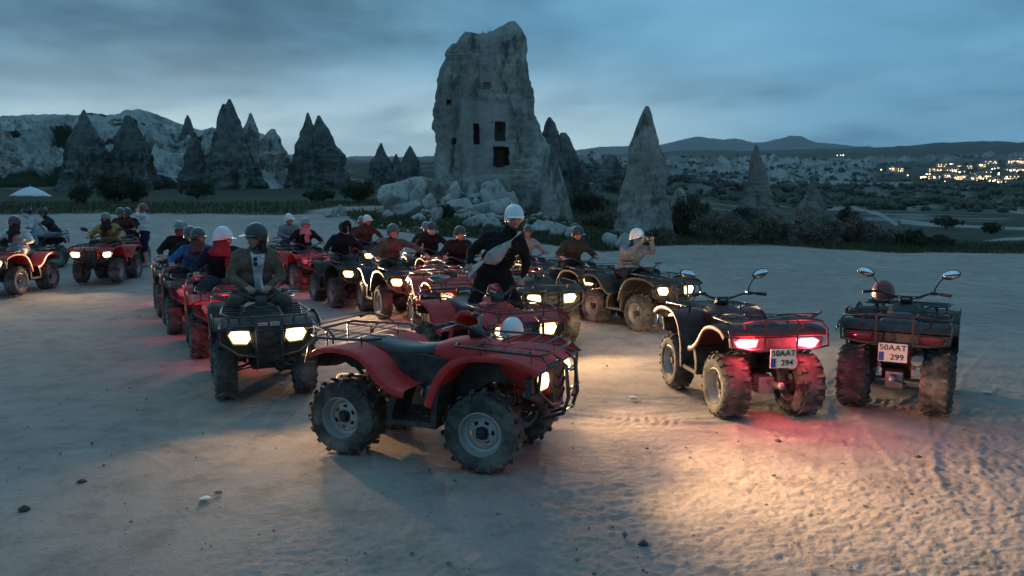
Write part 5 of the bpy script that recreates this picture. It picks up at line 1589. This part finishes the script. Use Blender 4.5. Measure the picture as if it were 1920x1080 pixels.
LAMPS = [(630, 133), (850, 155), (915, 147), (935, 147), (985, 143), (995, 165), (870, 203), (895, 203), (918, 257), (1048, 197), (1063, 245), (1010, 278), (1135, 250), (1160, 255), (1215, 250), (1170, 210), (1182, 210), (1190, 188), (1150, 212), (1250, 214), (1270, 188), (1245, 210), (1300, 116), (1375, 112), (1375, 122), (1330, 160), (1375, 158), (1400, 160), (1352, 195), (1360, 195), (1356, 188), (1342, 250), (1405, 215), (1418, 210), (1470, 210), (1495, 215), (1485, 257), (1565, 188), (1578, 205), (1586, 200), (1580, 212), (1605, 203), (1640, 207), (1590, 120), (1655, 95), (1690, 92), (1700, 145), (1664, 240), (1700, 236), (1725, 250), (1745, 248), (1765, 252), (1672, 268), (1790, 210), (1840, 208), (1850, 204), (1872, 208), (1815, 160), (1845, 158), (1875, 160), (1810, 95), (1840, 90), (1870, 92), (1895, 96), (1855, 72), (520, 46), (545, 46), (565, 46), (1510, 312), (1440, 170), (1540, 222), (1615, 225), (1730, 190), (1650, 165), (1520, 180)]
def lampmesh():
    b = MB(); b.mat(0).tube([(0, 0, -9), (0, 0, 0)], .12, 5); b.mat(1).ball((0, 0, .5), .75, 8, 6); return b.mesh('street_lamp', [M['house'], M['street']])
lm = lampmesh()
_jr = random.Random(3)
LAMPS += [(q[0] + _jr.uniform(-22, 22), q[1] + _jr.uniform(-9, 9)) for q in LAMPS if q[0] > 1100 and q[1] < 300 for _ in range(1)]
for cx, cy in LAMPS:
    p = town_at(cx, cy); p = at(1440 + cx / 4, 280 + cy / 4, p.y - 14)
    o = obj('street_lamp', lm, None, p); s = random.choice((.8, 1.0, 1.0, 1.25)); o.scale = (s, s, s)
    tag(o, 'glowing lamp among the houses of the far town', 'street lamp', 'lamps of the far town')

# ================================================================== small things on the ground
rg = np.random.default_rng(77)
pb_ = MB()
ico = bmesh.new(); bmesh.ops.create_icosphere(ico, subdivisions=1, radius=1.0)
icv = [v.co.copy() for v in ico.verts]; icf = [tuple(v.index for v in f.verts) for f in ico.faces]; ico.free()
for q in range(420):
    d = 3.3 + 16 * rg.random() ** 1.8; x = rg.uniform(-.75, .75) * d; s = rg.uniform(.005, .013) * (1.7 if rg.random() < .06 else 1)
    sc = rg.uniform(.6, 1.4, 3); z_ = land1(x, d) + .012
    pb_.add([(x + v.x * s * sc[0] * rg.uniform(.8, 1.2), d + v.y * s * sc[1] * rg.uniform(.8, 1.2), z_ + v.z * s * .6) for v in icv], icf)
M['pebble'] = material('brown clod', (0.13, 0.11, 0.095), .95, col2=(0.30, 0.27, 0.25), nscale=.9, lo=.45, hi=.6)
o = obj('pebbles', pb_.mesh('pebbles', [M['pebble']], smooth=False, recalc=False)); tag(o, 'small stones and clods scattered over the dusty lot', 'gravel', kind='stuff')
M['clod'] = material('dark clod', (0.07, 0.058, 0.05), .95, bump=.4); M['paper'] = material('white litter', (0.62, 0.62, 0.60), .8, bump=.2)
def gpt(px, py):
    r = ray(px, py); t = -HCAM / r[2]; return Vector((r[0] * t, r[1] * t, land1(r[0] * t, r[1] * t)))
for px, py, s, mt, nm, lab in ((154, 907, .030, 'clod', 'stone', 'dark clod of earth on the open ground at lower left'), (46, 959, .034, 'clod', 'stone', 'dark stone near the lower left corner'), (383, 938, .036, 'paper', 'stone', 'pale flat stone in the foreground left of centre'), (1721, 860, .030, 'clod', 'stone', 'dark clod below the right-hand parked quad'),
                               (1460, 829, .030, 'clod', 'stone', 'brown clod in the headlight pool behind the lit tail lamps'), (1206, 1021, .028, 'clod', 'stone', 'dark pebble near the bottom edge right of centre'), (1186, 747, .045, 'paper', 'litter', 'crumpled white litter on the tyre tracks'), (1851, 737, .05, 'paper', 'litter', 'thin white scrap right of the parked quad')):
    p = gpt(px, py); b = MB()
    k = np.random.default_rng(px)
    b.add([(v.x * s * k.uniform(.7, 1.4), v.y * s * k.uniform(.7, 1.3), v.z * s * (.65 if mt == 'clod' else .25) * k.uniform(.6, 1.3)) for v in icv], icf)
    o = obj(nm, b.mesh(nm, [M[mt]], smooth=False), None, (p.x, p.y, p.z + s * .25)); tag(o, lab, nm)

# ================================================================== quad bikes in place
H62 = -62
A = atv((-.60, 5.66), -21.5, 'red quad bike without a rider parked across the foreground', 'red', 'warm', 'off', power=1.55, steer=.06)
B = atv((2.19, 7.15), 98, 'dark maroon quad bike seen from behind with both tail lamps glowing red', 'maroon', 'warm', 'on', mirrors=True, plate=('50AAT', '294'), tpower=2.2, power=.5)
C = atv((3.88, 7.28), 58, 'unlit black quad bike seen from behind at the right with a red helmet on it', 'black', 'off', 'off', mirrors=True, plate=('50AAT', '299'))
D1 = atv((-2.71, 7.83), -66, 'black quad bike with bright headlights carrying the woman in a brown coat', 'black', 'warm', 'on', number=True, indicator=True, power=.5)
D2 = atv((-3.85, 9.85), -64, 'red quad bike right behind the black one of the brown-coated woman', 'red', 'off', 'on')
D3 = atv((-5.0, 11.65), -62, 'black quad bike third in the left column, under the blue jacket', 'black', 'off', 'on')
D4 = atv((-5.98, 13.4), -62, 'black quad bike last in the left column', 'black', 'off', 'on')
J = atv((-.34, 8.12), -60, 'red quad bike behind the foreground one, straddled by the leaning person', 'red', 'warm', 'off', power=1.2)
I = atv((.28, 11.0), -74, 'black quad bike with two glaring headlights in the centre of the group', 'black', 'warm', 'on', power=1.7)
H7 = atv((-.98, 11.25), -71, 'red quad bike with amber front lamps left of the leaning person', 'red', 'amber', 'on', emblem=True)
H11 = atv((2.0, 12.0), -60, 'black quad bike at the right end of the group, ridden by the phone holder', 'black', 'warm', 'off')
H10 = atv((1.15, 13.6), -66, 'black quad bike under the dark-clad rider left of the phone holder', 'black', 'warm', 'off', power=1.1)
H9 = atv((.30, 15.1), -66, 'dark quad bike far behind the leaning person, under the pale pink shirt', 'maroon', 'warm', 'off', power=.6)
H8 = atv((-.98, 13.8), -68, 'dark quad bike behind the red one with amber lamps', 'maroon', 'warm', 'on', power=.45)
H5 = atv((-2.15, 13.35), -63, 'black quad bike carrying the man in the olive hooded jacket', 'black', 'warm', 'on', power=1.6)
H6 = atv((-1.75, 16.3), -66, 'dark quad bike under the black-clad rider with a pale mask', 'maroon', 'warm', 'on', power=1.1)
H3 = atv((-3.36, 14.75), -58, 'black quad bike carrying the black-hooded rider', 'black', 'warm', 'on', power=1.5)
H4 = atv((-3.65, 18.6), -62, 'dark quad bike at the back carrying two people in brown', 'maroon', 'warm', 'on', power=1.3)
H2 = atv((-4.75, 17.0), -60, 'red quad bike carrying the rider with a pink scarf', 'red', 'off', 'on')
H1 = atv((-5.55, 18.6), -66, 'black quad bike at the left end of the middle group', 'black', 'warm', 'off', power=.7)
E1 = atv((-9.55, 17.5), -82, 'red quad bike with amber glowing headlights under the man in yellow', 'red', 'warm', 'off', lights_y=.36, power=.7, mirrors=True)
E2 = atv((-10.45, 19.9), -78, 'dark red quad bike behind the yellow-shirted man', 'darkred', 'off', 'off')
F1 = atv((-10.49, 15.55), -87, 'red quad bike cut by the left edge of the view', 'red', 'warm', 'off', power=.5)
F2 = atv((-12.75, 19.6), -150, 'dark quad bike under the two riders below the umbrella', 'black', 'off', 'off')

# ================================================================== people in place
BLK, NAVY, DK = (.014, .014, .016), (.016, .018, .030), (.030, .028, .027)
JEANS, KHAKI = (.06, .075, .10), (.15, .125, .095)
WHITE, HB, HG = (.74, .74, .73), (.018, .019, .020), (.15, .16, .17)
def rider(q, label, top, pants, **k):
    lean = k.pop('lean', .08) + .05; back = k.pop('back', 0.0); hands = k.pop('hands', 'grip'); up = k.pop('up', 0.0)
    k.setdefault('hp', random.uniform(-.02, .22)); k.setdefault('hroll', random.uniform(-.10, .10)); k.setdefault('girth', random.uniform(.96, 1.08)); k.setdefault('twist', random.uniform(-.25, .25))
    return person(q.location, q.rotation_euler.z, ride_pose(lean, back, hands, k.pop('twist', 0.0), up), label, top, pants, **k)
def woman_extra(o, j, lat): pass
w1 = rider(D1, 'woman in an open brown coat and black peaked helmet, head turned aside', (.165, .112, .082), (.14, .105, .08), helmet=HB, hy=-1.05, open_front=(.62, .62, .64), hands='lap', lean=-.02, hair_long=True, up=.10, vox=.013)
b = MB()
for s in (-1, 1): b.prism([(.004 + s * .026 + .024 * cos(t * pi / 6), .022 * sin(t * pi / 6)) for t in range(12)], 'x', 0, .006)
b.tube([(.006, -.05, .006), (.0, -.055, -.03), (-.01, -.03, -.10)], .003, 4); b.tube([(.006, .05, .006), (.0, .055, -.03), (-.01, .03, -.10)], .003, 4)
p = D1.matrix_basis @ Vector((-.02, -.01, 1.30))
o = obj('sunglasses', b.mesh('sunglasses', [EYE], sharp=40), None, p, (pi / 2, 0, D1.rotation_euler.z)); tag(o, 'dark sunglasses hooked into the white neckline of the brown-coated woman', 'sunglasses')
rider(D2, 'rider in a navy jacket with white helmet and red scarf over the face', NAVY, JEANS, helmet=(.78, .76, .76), hy=.95, scarf=(.36, .035, .04), lean=.10, up=.04, girth=1.08)
rider(D2, 'black-hooded passenger behind the red-scarfed rider', BLK, BLK, back=.36, hands='hold', hood=True, hy=.4, lean=.02, up=.0)
rider(D3, 'rider in a bright blue jacket and dark helmet leaning forward', (.040, .13, .30), DK, helmet=(.03, .032, .034), hy=.5, lean=.18, scarf=(.10, .06, .055))
rider(D3, 'passenger in black with a dark grey helmet behind the blue jacket', BLK, BLK, back=.36, hands='hold', helmet=(.05, .055, .06), hy=-.2)
rider(D4, 'rider in a long black jacket and grey helmet ending the left column', BLK, BLK, helmet=HG, hy=-.2, mask=(.20, .09, .075), lean=.06, up=.04)
rider(D4, 'black-hooded passenger at the very back of the left column', BLK, DK, back=.36, hands='hold', hood=True, hy=.6)
rider(H1, 'rider in grey blue with a white helmet, leftmost of the middle group', (.20, .22, .25), JEANS, helmet=WHITE, hy=.5, hands='lap', lean=.02)
rider(H2, 'rider in black with a grey helmet and pink scarf over the face', BLK, BLK, helmet=(.22, .23, .24), scarf=(.55, .22, .24), hy=.1, lean=.05)
rider(H3, 'rider in black with the hood pulled over the head, looking right', BLK, (.10, .085, .07), hood=True, hy=.7, lean=.10, up=.04)
rider(H4, 'rider in dark brown with a white helmet at the back of the middle group', (.085, .042, .034), BLK, helmet=WHITE, hy=.3, lean=.06, up=.03)
rider(H4, 'passenger in brown with a grey helmet at the back of the middle group', (.075, .05, .042), BLK, back=.36, hands='hold', helmet=HG, hy=-.5)
pose = ride_pose(.12, 0, 'grip', 0, .03)
pose['haL'] = V3(.22, .56, 1.05); pose['elL'] = V3(.06, .38, 1.22)
person(H5.location, H5.rotation_euler.z, pose, 'man in an olive grey hooded jacket and dark helmet stretching one arm out', (.085, .080, .068), DK, helmet=(.05, .052, .055), hy=.05, open_front=(.16, .05, .045))
rider(H6, 'rider in black with a dark helmet and a pale face mask', BLK, BLK, helmet=HB, mask=(.55, .50, .47), hy=-.35, lean=.08)
rider(H6, 'dim passenger behind the rider with the pale mask', DK, BLK, back=.36, hands='hold', helmet=HG, hy=-.8)
rider(H8, 'rider in black with a black helmet, face lit red, left of the leaning person', BLK, BLK, helmet=HB, hy=.15, lean=.16)
rider(H9, 'rider in a pale pink shirt with dark cap far behind the leaning person', (.50, .36, .34), BLK, helmet=(.04, .038, .036), hy=-.3, lean=.04, up=-.02)
rider(H10, 'rider in dark olive clothes and black helmet left of the phone holder', (.045, .040, .032), BLK, helmet=HB, hy=.2, lean=.08)
ph = rider(H11, 'rider in a grey blue denim jacket and white helmet holding up a phone', (.17, .20, .25), BLK, helmet=(.78, .78, .78), hy=.15, hands='phone', mask=(.5, .48, .47), lean=.06, up=-.02, hair_long=True)
j = ride_pose(.11, 0, 'phone', 0, -.02)
b = MB(); b.box((0, 0, 0), (.010, .16, .078)); b.mat(1).box((-.0065, 0, 0), (.004, .15, .070)).mat(2).ball((.006, .06, .022), (.003, .010, .010), 8, 6)
pp = H11.matrix_basis @ (j['head'] + V3(.30, 0, -.02))
o = obj('phone', b.mesh('phone', [M['liner'], M['lens_off'], M['mirror']], bevel=.003), None, pp, (0, 0, H11.rotation_euler.z)); tag(o, 'dark phone held up by the rider in the white helmet at the right', 'phone')
rider(E1, 'heavy man in a yellow t-shirt and patterned cap helmet', (.40, .27, .09), DK, helmet=(.16, .13, .08), hy=.0, sleeves='short', scarf=(.03, .025, .022), girth=1.15, lean=.08)
rider(E2, 'rider in dark red clothes behind the yellow-shirted man', (.10, .040, .034), BLK, helmet=(.06, .035, .03), hy=.6)
rider(E2, 'passenger in dark brown behind the yellow-shirted man', (.06, .045, .04), BLK, back=.36, hands='hold', helmet=(.045, .04, .038), hy=-.3)
rider(F1, 'rider in a white t-shirt and dark scarf cut by the left edge', (.60, .60, .60), (.45, .43, .41), hy=-.2, sleeves='short', helmet=(.05, .03, .028), scarf=(.05, .03, .028), lean=.02)
rider(F2, 'rider in a white t-shirt with dark helmet and white mask under the umbrella', (.62, .66, .70), DK, helmet=HB, mask=(.7, .7, .7), hy=.9, sleeves='short', hands='lap', twist=.3)
rider(F2, 'passenger in a white t-shirt with black jacket sleeves under the umbrella', (.035, .038, .045), (.30, .32, .36), back=.36, hands='hold', helmet=HB, hy=1.0, open_front=(.62, .64, .68), twist=.4)
# umbrella over the two
ub = MB(); uc = at(58, 366, 19.9); n = 8; R = .51; rings = []
for i in range(7):
    s = i / 6; rg_ = []
    for q in range(n * 4):
        t = 2 * pi * q / (n * 4); sag = 1 - .045 * s * abs(sin(t * n / 2)); rg_.append(Vector((R * s * cos(t) * sag + 1e-4 * cos(t), R * s * sin(t) * sag + 1e-4 * sin(t), .27 * (1 - s ** 1.3) + .02 * s * abs(sin(t * n / 2)))))
    rings.append(rg_)
ub.loft(rings, cap=False)
M['umb'] = material('off white umbrella cloth', (0.62, 0.60, 0.62), .8, bump=.1)
ur = empty('umbrella', (uc.x, uc.y, uc.z - .70)); tag(ur, 'pale open umbrella held above the two riders at far left', 'umbrella')
obj('canopy', applied(ub.mesh('canopy', [M['umb']], sharp=30), [('SOLIDIFY', dict(thickness=.004))], 'canopy'), ur, (0, 0, .66))
rb = MB(); rb.tube([(0, 0, -.05), (0, 0, 1.0)], .007, 6); rb.tube([(0, 0, -.05), (.02, 0, -.09), (.05, 0, -.08)], .010, 6)
sh = obj('shaft', rb.mesh('shaft', [M['steel']]), ur)
for q in range(n):
    b = MB(); t = 2 * pi * q / n; b.tube([(0, 0, .925), (R * .5 * cos(t), R * .5 * sin(t), .80), (R * .99 * cos(t), R * .99 * sin(t), .655)], .004, 4); obj('rib', b.mesh('rib', [M['steel']]), ur)
# standing man
def stand_pose():
    j = dict(pel=V3(0, 0, .93), chest=V3(.0, 0, 1.24), neck=V3(.01, 0, 1.41), head=V3(.03, 0, 1.56))
    for s, k in ((1, 'L'), (-1, 'R')):
        j['sh' + k] = V3(0, s * .18, 1.35); j['el' + k] = V3(.14, s * .30, 1.40); j['ha' + k] = V3(.10, s * .14, 1.60)
        j['hip' + k] = V3(0, s * .10, .91); j['kn' + k] = V3(.03, s * .12, .50); j['an' + k] = V3(0, s * .13, .10); j['to' + k] = V3(.14, s * .15, .05)
    return j
gx0, gy0 = -9.95, 20.1
person((gx0, gy0, land1(gx0, gy0)), radians(-160), stand_pose(), 'standing man in a white shirt and navy shorts fastening a red helmet', (.64, .65, .68), (.014, .020, .060), helmet=(.22, .02, .025), shorts=True, sleeves='short', shoes=SHOEW, hy=.5, hp=.2, girth=1.05, group='people standing among the quad bikes')
# the leaning person
kj = dict(pel=V3(-.04, -.08, 1.12), chest=V3(.04, .03, 1.44), neck=V3(.09, .10, 1.61), head=V3(.15, .155, 1.755),
          shR=V3(.02, -.145, 1.53), elR=V3(.06, -.33, 1.36), haR=V3(.18, -.35, 1.22), shL=V3(.06, .215, 1.50), elL=V3(.0, .30, 1.24), haL=V3(.16, .24, 1.06),
          hipL=V3(-.03, .03, 1.09), hipR=V3(-.04, -.19, 1.09), knL=V3(.10, .20, .74), knR=V3(.06, -.32, .74), anL=V3(-.02, .24, .38), anR=V3(-.04, -.34, .38), toL=V3(.12, .27, .35), toR=V3(.10, -.37, .35))
KX, KY = -.13, 8.42
def kprint(o, j, lat):
    b = MB(); c = j['chest']; ax = (j['neck'] - j['pel']).normalized(); fw = lat.cross(ax); fw = fw if fw.x > 0 else -fw
    R = Matrix((lat, ax, fw)).transposed()
    def ch(u, v): return c + lat * u + ax * v + fw * (.172 - .9 * max(0, abs(u) - .02) ** 2 * 2)
    for pts, w in (([(.035, .02), (.05, .07), (.065, .035), (.08, .07), (.095, .02)], .008), ([(.03, -.03), (.06, -.015), (.06, -.06)], .006), ([(.07, -.05), (.10, -.02)], .006), ([(.02, -.09), (.05, -.075), (.08, -.085)], .006), ([(.04, -.12), (.055, -.105)], .005)):
        b.tube([ch(*q) for q in pts], w, 5)
    obj('shirt_print', b.mesh('shirt_print', [M['yellowprint']]), o)
person((KX, KY, .02), radians(-90), kj, 'person in a black hoodie and white helmet leaning over a red quad bike', (.016, .015, .015), (.014, .014, .015), helmet=(.80, .80, .79), hy=.25, hp=.10, group='people standing among the quad bikes', stripe=kprint, vox=.013, girth=1.05)
# cross-body bag and strap
Kx = Matrix.Translation((KX, KY, .02)) @ Matrix.Rotation(radians(-90), 4, 'Z')
M['bagcloth'] = cloth('pale grey bag cloth', (.46, .43, .42)); M['bagwhite'] = cloth('white bag strap', (.62, .62, .63))
broot = empty('crossbody_bag', Kx @ Vector((.2, -.05, 1.3))); broot.rotation_euler = (0, 0, radians(-90))
tag(broot, 'pale grey cross-body bag slung over the black hoodie', 'bag')
def KB(v): return Vector(v) - Vector((.2, -.05, 1.3))
b = MB(); rings = []
for i in range(13):
    s = i / 12; c = Vector((.205 + .02 * sin(s * pi), -.19 + .30 * s, 1.27 + .22 * s)); hh_ = .020 + .066 * min(1, 4.2 * s) * min(1, 1.9 * (1 - s)) ; th_ = .012 + .034 * sin(s * pi) ** .6
    up_ = Vector((0, -.55, .83)); rings.append([KB(c + up_ * (hh_ * math.copysign(abs(sin(2 * pi * q / 14)) ** .6, sin(2 * pi * q / 14)) - .35 * hh_) + Vector((th_ * math.copysign(abs(cos(2 * pi * q / 14)) ** .7, cos(2 * pi * q / 14)), 0, 0))) for q in range(14)])
b.loft(rings); obj('pouch', b.mesh('pouch', [M['bagcloth']], sharp=70), broot)
b = MB(); b.tube([KB((.255, -.13, 1.345)), KB((.262, -.05, 1.40)), KB((.252, .02, 1.455))], .005, 5); obj('zip', b.mesh('zip', [M['ink']]), broot)
b = MB(); b.box(KB((.262, -.06, 1.335)), (.006, .045, .026), Matrix.Rotation(.6, 3, 'X')); obj('badge', b.mesh('badge', [M['ink']]), broot)
b = MB()
strap = [(.20, -.19, 1.27), (.19, -.25, 1.22), (.20, -.32, 1.165), (.19, -.36, 1.14)]
for (p0, p1) in zip(strap[:-1], strap[1:]): pass
b.loft([[KB(Vector(q) + Vector((dx * .006, 0, dz * (.018 + .028 * min(i, 3) * .6)))) for dx, dz in ((-1, -1), (1, -1), (1, 1), (-1, 1))] for i, q in enumerate(strap)])
sb_ = MB(); sb_.tube([KB((.20, .11, 1.49)), KB((.175, .19, 1.56)), KB((.06, .22, 1.59)), KB((-.05, .17, 1.57))], .012, 6)
obj('strap', b.mesh('strap', [M['bagwhite']], sharp=60), broot); obj('shoulder_strap', sb_.mesh('shoulder_strap', [M['bagwhite']], sharp=60), broot)
# loose helmets
def loose_helmet(q, local, rot, col, label):
    hb = MB(); make_helmet(hb, Vector((0, 0, 0)), Matrix.Identity(3), True)
    m = material('helmet %s' % (col,), col, .28, col2=tuple(c * .85 for c in col), coat=.3, dust=DUST, dust_amt=.12)
    o = obj('helmet', applied(hb.mesh('helmet', [m, STRAP], sharp=50), [('SOLIDIFY', dict(thickness=.012))], 'helmet'), None, q.matrix_basis @ Vector(local), (rot[0], rot[1], q.rotation_euler.z + rot[2]))
    tag(o, label, 'helmet')
    b = MB()
    for s in (-1, 1): b.tube([(.0, s * .100, -.02), (.02, s * .095, -.07), (.03, s * .05, -.10), (.03, 0, -.105)], .006, 5)
    obj('chin_strap', b.mesh('chin_strap', [STRAP]), o)
loose_helmet(C, (.56, .24, .97), (0, .05, .6), (.20, .022, .026), 'dull red helmet resting on the front rack of the unlit quad')
loose_helmet(J, (1.10, -.25, .69), (-.3, 1.0, -.5), (.74, .76, .78), 'white helmet hanging on the front of the red quad behind the foreground one')

# ================================================================== evening haze over the valley
hz_b = MB(); hz_b.box((0, 3600, 330), (17000, 7900, 960))
hm_ = bpy.data.materials.new('evening haze'); hm_.use_nodes = True
nt_ = hm_.node_tree; nt_.nodes.clear()
ho_ = nt_.nodes.new('ShaderNodeOutputMaterial'); pv_ = nt_.nodes.new('ShaderNodeVolumePrincipled')
pv_.inputs['Color'].default_value = (.90, .95, 1.0, 1); pv_.inputs['Density'].default_value = HAZE
nt_.links.new(pv_.outputs[0], ho_.inputs['Volume'])
hz_o = obj('haze', hz_b.mesh('haze', [hm_], smooth=False)); tag(hz_o, 'thin bluish evening haze over the valley', 'haze', kind='stuff')

bpy.data.scenes.remove(TMP)
